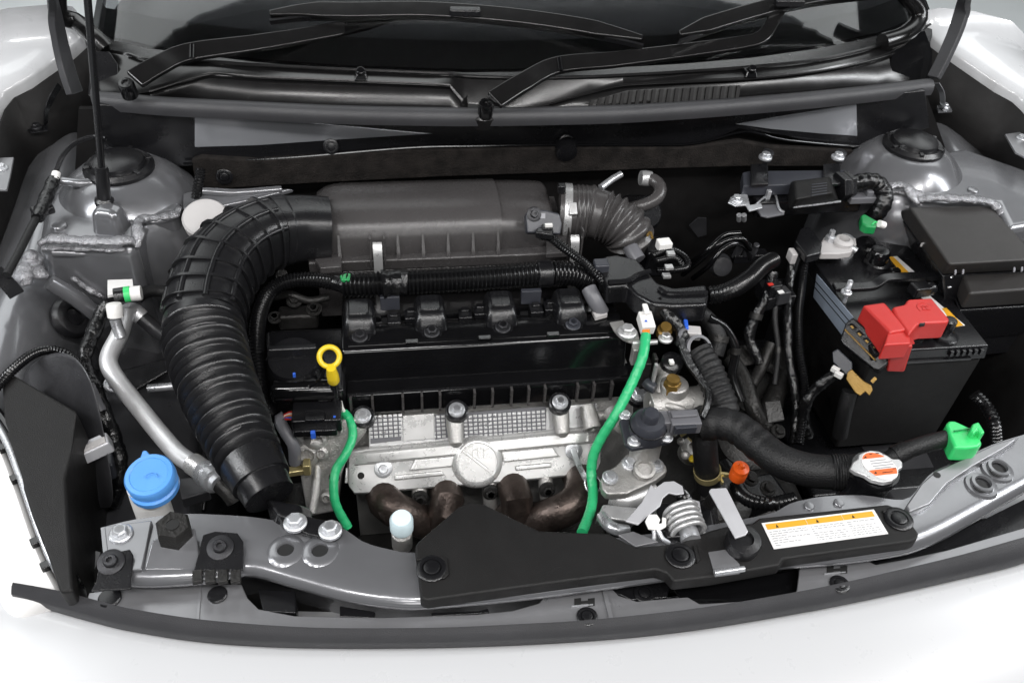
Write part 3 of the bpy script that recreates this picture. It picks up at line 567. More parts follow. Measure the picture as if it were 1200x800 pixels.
p = P(350, 551, -.13); m = MB(); m.box(p, (.03, .012, .010), .1); m.box(p+V((.012, 0, .006)), (.010, .016, .02)); A('cable_clip', m, 'yellow_zinc', eng, bev=.002)
# exhaust heat shield
sh_p, sh_n = P(560, 541, -.155), V((0, -.74, .67)).normalized()
prof = [(-.03, -.014), (0, -.003), (.02, 0), (.05, .001), (.075, .005), (.10, .0065), (.27, .0065), (.30, .005), (.33, .001), (.5, .0), (.7, .0), (.93, 0), (.955, -.002), (.975, -.006), (1.0, -.014)]
cols = [(407, 530, 566), (410, 529, 572), (416, 528, 580), (430, 526, 579.5), (520, 517, 572), (600, 509, 566), (640, 505, 562), (688, 501, 557), (699, 500, 553), (703, 501, 545), (706, 502, 538)]
rows = []
for t, off in prof:
    row = []
    for i, (x, y0, y1) in enumerate(cols):
        row.append(PN(x, y0+(y1-y0)*t, sh_p, sh_n)+sh_n*((off if off < 0 or 2 < i < 8 else 0)-(.008 if i in (0, 10) else .002 if i in (1, 9) else 0)))
    rows.append(row)
m = MB(); m.grid(rows[::-1]); hs = A('heat_shield', m, 'shield_alu', None, solid=-.0012, ang=22, label='pressed silver heat shield with round emblem over the exhaust manifold', cat='heat shield')
for px in ([(486, 538), (534, 533.5), (530, 547), (479, 552)], [(588, 529), (648, 523.5), (656, 535), (590, 542)], [(462, 556.5), (518, 551), (521, 557), (462, 563)], [(604, 545.5), (646, 541.5), (647, 547.5), (604, 552)]):
    m = MB(); m.plate(px, sh_p+sh_n*.006, sh_n, .007); A('pressed_band', m, 'shield_alu', hs, bev=.0025, seg=3)
m = MB(); ec = PN(559, 541, sh_p, sh_n)
m.lathe(ec, sh_n, [(.039, -.004), (.036, .0055), (.032, .0085), (.0292, .0088), (.028, .0078), (.002, .0078)], 48); em = A('emblem_disc', m, 'shield_alu', hs)
eu = V((1, 0, 0)); ev = sh_n.cross(eu); ev = ev if ev.z > 0 else -ev
def eb(m, x, y, sx, sy, a, h): # raised bar on the emblem
    c = ec+eu*x+ev*y+sh_n*.0075; d = eu*math.cos(a)+ev*math.sin(a); q = sh_n.cross(d)
    b = [c-d*sx-q*sy, c+d*sx-q*sy, c+d*sx+q*sy, c-d*sx+q*sy]; m.hexa(b, [k+sh_n*h for k in b])
m = MB(); eb(m, 0, 0, .027, .0013, -.72, .0016); A('emblem_bar', m, 'shield_alu', em, bev=.0005)
m = MB(); half = [ec+sh_n*.0075+(eu*math.cos(a)+ev*math.sin(a))*.0265 for a in (-.72+.10+(math.pi-.2)*k/20 for k in range(21))]; m.prism(half, sh_n*.0013); A('emblem_half', m, 'shield_alu', em, bev=.0004)
for k, (x, y) in enumerate(((-.006, .014), (.002, .015), (.010, .013))):
    m = MB(); eb(m, x, y, .0068, .0011, math.pi/2, .0028); eb(m, x+.003, y+.006, .003, .001, 0, .0028); A('emblem_mark', m, 'shield_alu', em, bev=.0003)
for x, y in ((-.014, -.004), (-.008, -.011)):
    m = MB(); eb(m, x, y, .004, .001, -.5, .0015); A('emblem_mark', m, 'shield_alu', em)
for x, y in ((449, 549), (672, 528)): fix(hs, PN(x, y, sh_p, sh_n)+sh_n*.003, .0068, 'pan', 'zinc', sh_n)
fix(hs, PN(423, 557, sh_p, sh_n)+sh_n*.001, .005, 'hole', 'dark_metal', sh_n)
m = MB(); m.plate([(405, 548), (425, 546), (440, 549), (438, 566), (404, 566)], PN(420, 555, sh_p, sh_n)-sh_n*.006, sh_n, .002); A('shield_bracket', m, 'shield_alu', hs, bev=.001)
# exhaust manifold runners
for k, pts in enumerate(([(448, 572, -.20), (452, 588, -.19), (472, 602, -.20), (500, 612, -.235), (520, 625, -.27)], [(520, 570, -.20), (525, 585, -.19), (520, 600, -.205), (512, 620, -.25)], [(598, 562, -.20), (604, 580, -.185), (606, 596, -.20), (590, 612, -.25)], [(676, 552, -.20), (682, 570, -.18), (672, 590, -.185), (645, 604, -.20), (618, 612, -.23)])):
    m = MB(); m.tube(PP(pts), .0255 if k in (0, 3) else .024, 20); A('exhaust_runner', m, 'exhaust_steel', eng)
m = MB(); m.ball(P(610, 615, -.25), .045, 18, (1.3, .8, .8)); A('exhaust_collector', m, 'exhaust_steel', eng)
for x, y in ((492, 585), (574, 578), (640, 575)):
    p = P(x, y, -.20); m = MB(); m.tube([p+V((0, .02, .02)), p, p+V((.005, -.01, -.05))], .011, 12); A('head_stud', m, 'cast_alu', eng)
    fix(eng, p+V((0, -.006, .01)), .008, 'hex', 'dark_metal', (0, -1, .4))
m = MB(); m.strip(PP([(670, 525, -.13), (678, 545, -.145), (690, 570, -.16), (694, 582, -.155)]), .008, .002, (.3, -.8, .5)); A('lead_bracket', m, 'zinc', eng)
m = MB(); m.ring(P(695, 567, -.15), (.2, -.5, .8), .0125, .0018); A('lead_hook', m, 'zinc', eng)
# lower block and sump filler in the dark
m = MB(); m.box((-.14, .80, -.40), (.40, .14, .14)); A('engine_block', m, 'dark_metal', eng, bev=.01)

# ------------------------------------------------------------------ egr valve
eg = thing('egr_valve', 'black domed exhaust recirculation valve on bolted cast aluminium housing', 'valve', P(757, 540, -.16))
p = P(759, 499, -.035)
m = MB(); m.lathe(p+V((0, 0, -.006)), (0, -.12, 1), [(.0255, -.010), (.0255, .008), (.024, .016), (.020, .022), (.0120, .0235), (.0115, .034), (.0095, .037), (.003, .038)], 36); A('motor_cap', m, 'slate_plastic', eg)
m = MB(); m.ring(p+V((0, -.0008, .004)), (0, -.12, 1), .0254, .0011); A('cap_seam', m, 'black_satin', eg)
m = MB(); m.plate([(726, 492), (736, 486), (776, 494), (788, 508), (786, 517), (741, 526), (733, 520)], P(760, 510, -.048), (0, -.12, 1), .008); mp = A('motor_plate', m, 'slate_plastic', eg, bev=.002)
for q in ((743, 517), (781, 512), (733, 487)): fix(mp, P(*q, -.046), .0062, 'hex', 'zinc')
m = MB(); m.lathe(P(756, 528, -.10), (0, 0, 1), [(.022, -.02), (.021, 0), (.021, .02), (.027, .045)], 28); A('valve_body', m, 'cast_alu', eg)
m = MB(); m.plate([(704, 562), (708, 553), (722, 545), (734, 532), (744, 528), (772, 536), (781, 545), (782, 552), (768, 563), (735, 578), (712, 579), (706, 573)], P(745, 555, -.115), (0, -.15, 1), .016); fl_ = A('valve_flange', m, 'cast_alu', eg, bev=.003)
for q in ((715, 559), (738, 543), (769, 545)): fix(fl_, P(*q, -.111), .0075, 'hex', 'zinc', (0, -.15, 1))
m = MB(); m.lathe(P(754, 552, -.112), (0, -.3, 1), [(.015, 0), (.015, .010), (.011, .011), (.010, .006)], 24); A('valve_port', m, 'cast_alu', eg)
m = MB(); m.tube(PP([(716, 582, -.15), (735, 586, -.15), (765, 574, -.15)]), .016, 14); A('valve_neck', m, 'bright_alu', eg)
m = MB(); m.tube(PP([(752, 500, -.06), (735, 500, -.08), (722, 490, -.09), (718, 482, -.09)]), .014, 14); A('inlet_arm', m, 'cast_alu', eg)
m = MB(); m.box(P(779, 494, -.03), (.02, .024, .02)); m.box(P(801, 494, -.028), (.042, .028, .020), -.03); m.box(P(801, 486, -.018), (.036, .012, .008)); cn = A('connector', m, 'grey_plastic', eg, bev=.002)
m = MB(); m.box(P(803, 503, -.024), (.030, .006, .012)); A('lock_tab', m, 'slate_plastic', cn, bev=.001)
# polished pipe joint in front
m = MB(); m.plate([(707, 590), (748, 594), (744, 612), (700, 606)], P(725, 600, -.12), (0, -.3, 1), .03); A('pipe_guard', m, 'bright_alu', eg, bev=.003)
m = MB(); m.tube(PP([(706, 605, -.09), (712, 614, -.08), (722, 620, -.075), (735, 622, -.08)]), .008, 12); A('drain_pipe', m, 'zinc', eg)

# ------------------------------------------------------------------ thermostat housing
th = thing('thermostat_housing', 'cast aluminium coolant outlet with brass hexagon plug', 'housing', P(795, 475, -.15))
m = MB(); m.cyl(P(760, 478, -.06), P(828, 470, -.06), .024); m.lathe(P(786, 470, -.06), (0, 0, 1), [(.022, 0), (.020, .035), (.016, .037)], 20); A('outlet_body', m, 'cast_alu', th, bev=.002)
m = MB(); m.lathe(P(788, 450, -.02), (0, 0, 1), [(.0125, -.014), (.0125, .004), (.011, .006)], 6); bp_ = A('hexagon_plug', m, 'brass', th, bev=.001)
m = MB(); m.lathe(P(788, 448, -.016), (0, 0, 1), [(.0095, 0), (.0095, .008), (.003, .009)], 16); A('plug_cap', m, 'brass', bp_)
m = MB(); m.lathe(P(820, 470, -.06), (1, -.1, 0), [(.026, 0), (.028, .006), (.026, .012)], 24); A('outlet_lip', m, 'bright_alu', th)
m = MB(); m.tube(PP([(772, 432, -.03), (780, 438, -.03), (775, 455, -.04), (772, 465, -.05)]), .011, 12); A('lug', m, 'cast_alu', th)
m = MB(); m.tube(PP([(762, 472, -.05), (785, 476, -.045), (800, 480, -.05)]), .006, 10); A('casting_rib', m, 'cast_alu', th)

# ================================================================== air intake
ab = thing('air_cleaner', 'long charcoal plastic air filter box with ribbed front and steel clips', 'air filter', (-.17, 1.2, .0))
def prof_at(h=1., f=0.): return [(1.118+f, .022), (1.122+f, .052), (1.129+f, .068), (1.142+f, .078*h), (1.16, .0835*h), (1.19, .086*h), (1.225, .083*h), (1.25, .074*h), (1.265, .02)]
m = MB(); rings = []
for x, h, f in ((-.372, .80, .02), (-.358, .93, .006), (-.345, .98, .001), (-.33, 1, 0), (-.20, 1, 0), (-.095, 1, 0), (-.09, 1.0, 0)): rings.append([V((x, y, z)) for y, z in prof_at(h, f)])
m.loft(rings); lid = A('filter_lid', m, 'airbox_plastic', ab, ang=60)
m = MB(); rings = []
for x, h, f in ((-.0905, .96, .004), (-.06, .95, .004), (-.03, .93, .005), (-.012, .9, .008), (-.006, .84, .014)): rings.append([V((x, y, z)) for y, z in prof_at(h, f)])
m.loft(rings); A('lid_outlet', m, 'airbox_plastic', lid, ang=60)
m = MB(); m.loft([[V((x, y, z)) for y, z in ((1.108, .004), (1.106, .022), (1.109, .0245), (1.27, .0245), (1.27, .004))] for x in (-.385, .02)]); A('lid_flange', m, 'airbox_plastic', lid, bev=.0015)
m = MB(); m.loft([[V((x, y, z)) for y, z in ((1.115, -.09), (1.110, .002), (1.27, .002), (1.27, -.09))] for x in (-.375, .01)]); A('filter_case', m, 'airbox_plastic', ab, bev=.003)
m = MB(); m.slab([(368, 303), (376, 296), (400, 294), (400, 312), (375, 314)], .030, .012); A('flange_corner', m, 'airbox_plastic', lid, bev=.002)
for x, y in ((399, 305), (467, 301), (496, 298), (525, 297), (554, 296), (583, 295)):
    p = PY(x, y, 1.119); m = MB(); m.add([(p.x-.0015, 1.124, .060), (p.x+.0015, 1.124, .060), (p.x-.0030, 1.107, .022), (p.x+.0030, 1.107, .022), (p.x-.0022, 1.125, .022), (p.x+.0022, 1.125, .022)], [(0, 2, 3, 1), (0, 4, 2), (1, 3, 5), (2, 4, 5, 3), (0, 1, 5, 4)]); A('rib', m, 'airbox_plastic', lid)
for q in (443, 673):
    p = PY(q, 302 if q < 500 else 295, 1.103); m = MB()
    m.strip([(p.x, 1.113, .052), (p.x, 1.106, .046), (p.x, 1.1015, .030), (p.x, 1.1005, .005), (p.x, 1.104, -.015)], .0135, .0016, (0, -1, .1)); ck = A('spring_clip', m, 'bright_alu', ab)
    m = MB(); m.box((p.x-.0105, 1.107, .042), (.003, .012, .05)); m.box((p.x+.0105, 1.107, .042), (.003, .012, .05)); A('clip_guide', m, 'airbox_plastic', ab, bev=.001)
m = MB(); m.slab([(640, 275), (668, 272), (670, 295), (640, 297)], .035, .01); A('lid_foot', m, 'airbox_plastic', lid, bev=.002)
# air flow sensor on the lid
ms = thing('air_flow_sensor', 'slate plastic air flow sensor screwed on the filter box', 'sensor', P(637, 262, .08))
m = MB(); m.plate([(616, 252), (622, 244), (640, 246), (656, 250), (659, 262), (657, 275), (640, 274), (618, 273)], P(636, 260, .094), (.05, -.75, .66), .018); A('sensor_body', m, 'slate_plastic', ms, bev=.003)
fix(ms, PN(626, 251, P(636, 260, .094), V((.05, -.75, .66))), .006, 'pan', 'black_bolt', (.05, -.75, .66))
m = MB(); m.plate([(632, 250), (639, 250), (639, 256), (632, 256)], P(636, 260, .0945), (.05, -.75, .66), .001); A('data_square', m, 'print_grey', ms)
m = MB(); m.box(P(641, 268, .092), (.016, .012, .010)); A('connector', m, 'black_satin', ms, bev=.002)
m = MB(); m.box(P(643, 264, .099), (.011, .005, .004)); A('white_lock', m, 'white_plastic', ms)
# accordion outlet hose
oh = thing('intake_hose', 'ribbed black rubber hose joining the filter box outlet to the throttle', 'hose', P(700, 260, .0))
pth = PP([(655, 247, .055), (672, 248, .055), (692, 249, .055), (712, 255, .052), (728, 264, .045), (737, 276, .03), (740, 292, .0)])
def orad(t, s):
    if t < .30: return .042
    if t < .36: return .0425+.002*math.sin((t-.30)*100)
    if t < .46: return .040
    if t < .82: return .040-.006*(t-.46)+.0030*math.cos(2*math.pi*(t-.46)/.06)
    return .036-.05*(t-.82)
m = MB(); m.tube(pth, orad, 32, .0014); A('bellows', m, 'airbox_plastic', oh, ang=60)
ax_ = (pth[1]-pth[0]).normalized(); m = MB(); m.lathe(pth[0]+ax_*.006, ax_, [(.0425, 0), (.0445, .001), (.0445, .012), (.0425, .013)], 40, False); ch = A('hose_clamp', m, 'bright_alu', oh)
m = MB(); m.box(pth[0]+ax_*.0125+V((0, -.036, .027)), (.013, .010, .020), 0, -.9); A('clamp_screw', m, 'bright_alu', ch, bev=.002)
m = MB(); m.box(pth[0]+ax_*.002+V((-.004, -.01, .048)), (.012, .012, .014)); A('clamp_lug', m, 'black_satin', ch, bev=.002)
for k in range(3):
    m = MB(); m.ring(pth[0]+ax_*(.028+.007*k), ax_, .0418, .0022, 40); A('hose_ridge', m, 'airbox_plastic', oh)

# big ribbed intake snorkel
sn = thing('intake_snorkel', 'large black corrugated air intake duct curving down beside the engine', 'air duct', P(260, 480, -.05))
sp = PP([(386, 268, .055), (350, 268, .06), (316, 273, .066), (284, 288, .068), (259, 314, .062), (246, 346, .052), (240, 376, .044), (240, 398, .040), (249, 435, .034), (266, 480, .028), (285, 522, .022), (302, 555, .018), (316, 582, .010)])
def seg(a, b):
    pth = catmull(sp, .002); n = len(pth); return pth[int(a*n):max(int(b*n), int(a*n)+2)]
def ovalloft(name, a, b, rf, par, mt='rubber', n=40, power=3.2, **kw):
    pts = seg(a, b); rings = []; u = None; acc = 0; L = len(pts)
    for i, p in enumerate(pts):
        t = (pts[min(i+1, L-1)]-pts[max(i-1, 0)]).normalized()
        if u is None: u = V((0, 0, 1)).cross(t).normalized()
        u = (u-t*u.dot(t)).normalized(); b_ = t.cross(u); g = a+(b-a)*i/(L-1); r = rf(g, acc); pw = power(g) if callable(power) else power
        ring = []
        for k in range(n):
            an = 2*math.pi*k/n; c, s_ = math.cos(an), math.sin(an); q = (abs(c)**pw+abs(s_)**pw)**(-1/pw)
            ring.append(p+(u*c+b_*s_)*r*q)
        rings.append(ring)
        if i < L-1: acc += (pts[i+1]-p).length
    m = MB(); m.loft(rings); return A(name, m, mt, par, ang=70, **kw)
def rbase(g):
    for (g0, r0), (g1, r1) in zip(((0, .043), (.13, .046), (.2, .047), (.3, .049), (.5, .049), (.56, .050), (.75, .044), (.9, .0355), (1, .030)), ((.13, .046), (.2, .047), (.3, .049), (.5, .049), (.56, .050), (.75, .044), (.9, .0355), (1, .030), (1.1, .030))):
        if g0 <= g <= g1: return r0+(r1-r0)*(g-g0)/(g1-g0)
    return .04
ovalloft('duct_cuff', 0, .14, lambda g, s: rbase(g)+(.001 if g > .11 else 0), sn, 'rubber')
ovalloft('duct_elbow', .13, .50, lambda g, s: rbase(g), sn, 'rubber')
for g in (.165, .218, .27, .322, .374, .426, .478): ovalloft('duct_rib', g-.0045, g+.0045, lambda q, s: rbase(q)+.0042, sn, 'rubber')
EP = seg(.145, .49)
for an in (.62, 1.28, 1.95, 2.6):   # ribs running along the elbow
    u = None; pts = []
    for i in range(0, len(EP), 3):
        t = (EP[min(i+1, len(EP)-1)]-EP[max(i-1, 0)]).normalized()
        if u is None: u = V((0, 0, 1)).cross(t).normalized()
        u = (u-t*u.dot(t)).normalized(); b_ = t.cross(u); g = .145+.345*i/len(EP); c, s_ = math.cos(an), math.sin(an); q = (abs(c)**3.2+abs(s_)**3.2)**(-1/3.2)
        pts.append(EP[i]+(u*c+b_*s_)*(rbase(g)*q))
    m = MB(); m.tube(pts, .0042, 10); A('duct_rib', m, 'rubber', sn)
ovalloft('duct_bellows', .50, .915, lambda g, s: rbase(g)+(.0035 if g < .525 else .0042*math.cos(2*math.pi*s/.0128)), sn, 'rubber', power=2.15)
ovalloft('duct_collar', .91, .965, lambda g, s: rbase(g)+.0025, sn, 'rubber', power=2.1)
ovalloft('duct_collar', .955, 1.0, lambda g, s: rbase(g)-.001, sn, 'black_satin', power=2.1)
m = MB(); m.hexa([P(a, b, -.01) for a, b in ((318, 622), (372, 634), (366, 596), (312, 588))], [P(a, b, .010) for a, b in ((326, 604), (356, 612), (350, 590), (312, 584))]); A('duct_mouth', m, 'black_satin', sn, bev=.004)
m = MB(); m.slab([(322, 600), (360, 604), (398, 612), (401, 624), (390, 632), (362, 626), (330, 614)], .009, .008); ft = A('mounting_foot', m, 'black_satin', sn, bev=.002)
for q in ((346, 612), (387, 621)): fix(ft, P(q[0], q[1], .010), .0088)
# ================================================================== wipers and prop rod
def wiper(arm, blade, pivot, label, wd):
    w_ = thing('wiper', label, 'wiper', P(*pivot), 'windscreen wipers')
    m = MB(); m.strip(PP(arm), wd, .009, (0, -.55, .83)); A('wiper_arm', m, 'cowl_plastic', w_, bev=.0025)
    p = P(*pivot); m = MB(); m.lathe(p+V((0, 0, -.02)), (0, -.35, 1), [(.012, 0), (.012, .022), (.010, .026), (.006, .026), (.0055, .023)], 24); pv = A('pivot_cap', m, 'black_gloss', w_)
    m = MB(); m.strip(PP(blade), lambda t: .029*min(1, .35+5*min(t, 1-t)), .012, (0, -.5, .86)); b = A('blade_spoiler', m, 'cowl_plastic', w_, bev=.003, seg=3)
    m = MB(); m.strip([q+V((0, -.008, -.008)) for q in PP(blade)], .004, .010, (0, -.5, .86)); A('blade_rubber', m, 'rubber', b)
    return w_
w1 = wiper([(158, 96, .216), (185, 80, .224), (222, 64, .230), (300, 53, .238), (380, 40, .245), (430, 30, .252), (470, 16, .262), (492, 11, .265)], [(317, 20, .262), (360, 16, .268), (420, 16, .270), (490, 15, .272), (560, 19, .270), (620, 25, .267), (680, 34, .262), (725, 43, .256), (752, 49, .252)], (149, 97, .216), 'black wiper whose pivot sits at the cowl end by the prop rod', lambda t: .034-.013*t)
w2 = wiper([(578, 120, .205), (610, 100, .215), (652, 79, .224), (720, 72, .228), (800, 62, .235), (870, 52, .244), (893, 44, .252), (906, 24, .270), (918, 2, .29), (926, -14, .305)], [(794, 44, .262), (830, 32, .27), (880, 17, .28), (930, 4, .29), (980, -4, .296), (1040, -10, .30)], (569, 121, .200), 'black wiper whose pivot sits mid cowl beside the vent', lambda t: .032-.011*t)
for w_, qs in ((w1, ((225, 63, .234), )), (w2, ((656, 78, .228), ))):
    for q in qs: m = MB(); p = P(*q); m.cyl(p+V((0, -.010, -.004)), p+V((0, .012, .008)), .0045); A('arm_hinge', m, 'black_gloss', w_)
for w_, q in ((w1, (545, 14, .281)), (w2, (925, 3, .302))): m = MB(); m.box(P(*q), (.05, .018, .012), -.05); A('arm_clip', m, 'black_satin', w_, bev=.003)
pr = thing('prop_rod', 'thin black bonnet prop rod standing in a rubber foot', 'prop rod', P(122, 238, .10))
a, b = P(122, 232, .105), P(101, -20, .42); m = MB(); m.tube([a, b, b+(b-a)*.8], .0048, 12, .02); A('rod', m, 'black_satin', pr)
m = MB(); d = (b-a).normalized(); m.lathe(a-d*.005, d, [(.013, -.006), (.0135, .002), (.0095, .006), (.0092, .055), (.0075, .060)], 20); A('rubber_foot', m, 'rubber', pr)

# ================================================================== covers on the radiator support
rc = thing('radiator_cover', 'flat black plastic cover clipped over the radiator support, warning label on it', 'cover', P(680, 650, -.02))
out = [(486, 640), (490, 634), (536, 594), (548, 588), (568, 590), (600, 606), (632, 621), (680, 623), (714, 624), (724, 630), (745, 640), (778, 637), (800, 634), (828, 622), (850, 616), (882, 612), (890, 606), (1040, 590), (1056, 596), (1077, 624), (1075, 631), (1068, 634), (918, 655), (914, 662), (880, 668), (834, 676), (790, 681), (781, 671), (770, 667), (690, 677), (600, 689), (500, 703), (493, 700)]
m = MB(); m.slab(out, .012, .018); cv = A('cover_panel', m, 'black_grain', rc, bev=.003, seg=3)
for px in ([(487, 652), (515, 649), (524, 653), (526, 672), (520, 678), (517, 676), (521, 670), (520, 656), (514, 653), (488, 656)],):
    m = MB(); m.slab(px, .0145, .006); A('cover_ridge', m, 'black_grain', rc, bev=.001)
for q, r in (((506, 666), .0125), ((797, 651), .0125), ((1053, 608), .0125)): fix(rc, P(*q, .0125), r, 'clip', 'black_satin')
m = MB(); m.slab([(812, 638), (816, 637), (821, 655), (817, 659)], .0145, .005); A('cover_ridge', m, 'black_grain', rc, bev=.001)
m = MB(); m.slab([(1034, 597), (1055, 594), (1056, 597), (1035, 600)], .0145, .005); A('cover_ridge', m, 'black_grain', rc, bev=.001)
m = MB(); m.slab([(830, 646), (850, 643), (867, 660), (868, 670), (838, 674)], .0135, .004); A('steel_catch', m, 'primer_grey', rc, bev=.001)
m = MB(); m.tube(PP([(837, 671, .014), (872, 666, .014)]), .0035, 10); A('catch_lip', m, 'zinc', rc)
lb = MB(); lb.slab([(892.5, 612.5), (1024, 596.5), (1041, 625), (907, 643)], .0128, .0006); lab = A('warning_label', lb, 'label_white', rc)
def lp(u, v, z=.0132):  # point on the label, u along, v down
    a, b, c, d = (P(*q, z) for q in ((892.5, 612.5), (1024, 596.5), (1041, 625), (907, 643))); return a.lerp(b, u).lerp(d.lerp(c, u), v)
def rect(m, u0, v0, u1, v1, z): m.prism([lp(u0, v0, z), lp(u1, v0, z), lp(u1, v1, z), lp(u0, v1, z)], (0, 0, -.0003))
for k, (u0, u1) in enumerate(((.025, .375), (.380, .695), (.70, .975))):
    m = MB(); rect(m, u0, .06, u1, .27, .0132); hb = A('yellow_header', m, 'label_yellow', lab)
    m = MB(); uc = u0+.09; m.prism([lp(uc-.012, .23, .0135), lp(uc+.012, .23, .0135), lp(uc, .11, .0135)], (0, 0, -.0003)); A('warning_triangle', m, 'print_black', lab)
m = MB()
for j in range(7):
    v = .36+j*.085
    for u0, u1 in ((.03, .36), (.39, .68), (.71, .96)):
        u = u0
        while u < u1-.02:
            l = random.uniform(.012, .045); rect(m, u, v, min(u+l, u1), v+.018, .0132); u += l+.010
            if random.random() < .05: break
A('small_print', m, 'print_grey', lab, kind='stuff')

# bonnet latch
la = thing('bonnet_latch', 'zinc plated bonnet latch with coiled spring and hook', 'latch', P(790, 620, -.05))
m = MB(); c0, c1 = P(797, 598, .012), P(808, 628, .010); ax, u, b = frame(c1-c0); Lh = (c1-c0).length; pts = []
for i in range(5*16+1): a = 2*math.pi*i/16; pts.append(c0+ax*(Lh*i/80)+(u*math.cos(a)+b*math.sin(a))*.0195)
m.tube(pts, .0029, 10, .003); A('spring', m, 'bright_alu', la)
m = MB(); m.cyl(c0-ax*.004, c1+ax*.006, .0115); A('spring_post', m, 'zinc', la)
m = MB(); m.slab([(733, 610), (752, 588), (763, 567), (767, 572), (778, 564), (790, 563), (800, 569), (802, 578), (793, 579), (784, 577), (777, 583), (774, 592), (764, 600), (748, 614)], .012, .003); A('latch_hook', m, 'latch_grey', la, bev=.001)
m = MB(); m.slab([(756, 610), (760, 602), (770, 602), (774, 608), (772, 613), (776, 612), (776, 605), (781, 606), (781, 616), (774, 620), (760, 619)], .018, .003); A('latch_pawl', m, 'white_plastic', la, bev=.001)
m = MB(); m.hexa([P(a, b, -.06) for a, b in ((770, 640), (845, 628), (840, 590), (765, 600))], [P(a, b, -.004) for a, b in ((772, 630), (838, 618), (832, 584), (768, 590))]); A('latch_plate', m, 'black_satin', la, bev=.003)
m = MB(); m.slab([(784, 600), (798, 596), (805, 590), (806, 596), (818, 594), (817, 588), (806, 588), (804, 590), (806, 583), (820, 587), (822, 600), (800, 606), (786, 610)], .022, .004); A('release_lever', m, 'latch_grey', la, bev=.001)
m = MB(); m.tube(PP([(765, 614, .016), (767, 624, .010), (766, 634, .002)]), .0028, 8); m.tube(PP([(770, 618, .016), (776, 630, .010), (784, 636, .004)]), .0028, 8); A('latch_rod', m, 'zinc', la)
m = MB(); m.box(P(786, 622, .006), (.018, .026, .012)); A('latch_block', m, 'black_satin', la, bev=.003)
m = MB(); m.slab([(724, 626), (742, 622), (772, 634), (745, 640)], .006, .003); A('latch_wing', m, 'primer_grey', la, bev=.001)
m = MB(); m.tube(PP([(795, 575, -.03), (803, 585, -.02), (815, 600, -.02)]), corr(.008, .001, .005), 10, .0012); A('release_cable', m, 'conduit', la)
sv = thing('safety_lever', 'flat grey strap lever with black rubber pad beside the warning label', 'lever', P(860, 620, .0))
m = MB(); m.slab([(831, 575), (833, 572), (851, 571), (853, 574), (877, 622), (874, 626), (862, 630)], .042, .003); A('strap', m, 'latch_grey', sv, bev=.001)
m = MB(); m.hexa([P(a, b, -.02) for a, b in ((818, 596), (832, 600), (842, 585), (828, 583))], [P(a, b, .040) for a, b in ((831, 576), (840, 590), (846, 582), (838, 572))]); A('strap_root', m, 'dark_metal', sv, bev=.002)
m = MB(); m.lathe(P(868, 641, .012), (0, -.1, 1), [(.018, -.006), (.020, .010), (.0185, .018), (.010, .020), (.009, .017)], 24); A('rubber_pad', m, 'rubber', sv)
fix(sv, P(876, 622, .03), .004, 'cap', 'black_bolt')

# ================================================================== cooling
rd = thing('radiator', 'black plastic radiator tank standing behind the front support', 'radiator', (.1, .68, -.45))
m = MB(); m.box((.0, .665, -.20), (.78, .045, .05)); m.box((.0, .67, -.33), (.80, .03, .26)); A('radiator_tank', m, 'black_matte', rd, bev=.006)
pc = P(1030, 548, .018)
m = MB(); m.lathe(pc+V((0, .004, -.075)), (0, 0, 1), [(.030, 0), (.024, .03), (.026, .055), (.029, .06), (.029, .068)], 28); A('filler_neck', m, 'black_satin', rd)
rcap = thing('radiator_stopper', 'silver two eared radiator cap with orange warning label', 'cap', pc)
ol = [(996, 548), (999, 541), (1005, 537), (1006, 532), (1012, 529), (1020, 527), (1030, 528), (1040, 533), (1046, 537), (1054, 537), (1058, 541), (1058, 547), (1053, 550), (1052, 557), (1046, 563), (1036, 565), (1022, 562), (1013, 556), (1003, 553)]
m = MB(); m.slab(ol, .022, .007); A('cap_shell', m, 'bright_alu', rcap, bev=.002, seg=3)
m = MB(); m.slab([(999, 550), (1010, 556), (1022, 563), (1036, 567), (1047, 563), (1052, 556), (1045, 545), (1010, 545)], .014, .014); A('cap_skirt', m, 'dark_metal', rcap, bev=.002)
el = [(1031+ (21.8*math.cos(a)*.98 + 3.0*math.sin(a)), 545.5+(15.2*math.sin(a)+ 6.2*math.cos(a))) for a in (2*math.pi*k/36 for k in range(36))]
m = MB(); m.slab(el, .0226, .0006); cl_ = A('cap_label', m, 'label_white', rcap)
def clip_band(poly, f0, f1):   # part of the ellipse between two slanted lines
    g = lambda q: q[1]+.11*(q[0]-1031)
    for f, s in ((f0, 1), (f1, -1)):
        o = []; 
        for i in range(len(poly)):
            a, b = poly[i], poly[(i+1) % len(poly)]; ga, gb = s*(g(a)-f), s*(g(b)-f)
            if ga >= 0: o.append(a)
            if ga*gb < 0: t = ga/(ga-gb); o.append((a[0]+(b[0]-a[0])*t, a[1]+(b[1]-a[1])*t))
        poly = o
    return poly
e2 = [(1031+(x-1031)*.95, 545.5+(y-545.5)*.95) for x, y in el]
for f0, f1 in ((520, 535.5), (549.5, 556.5)):
    q = clip_band(e2, f0, f1)
    if len(q) > 2: m = MB(); m.slab(q, .0230, .0003); ob = A('orange_band', m, 'label_orange', cl_)
    x, y = (1014, 536.5) if f0 < 540 else (1026, 554.6)
    m = MB(); m.slab([(x-1.6, y), (x+1.8, y-.4), (x+.2, y-2.6)], .0233, .0003); A('warning_triangle', m, 'print_black', cl_)
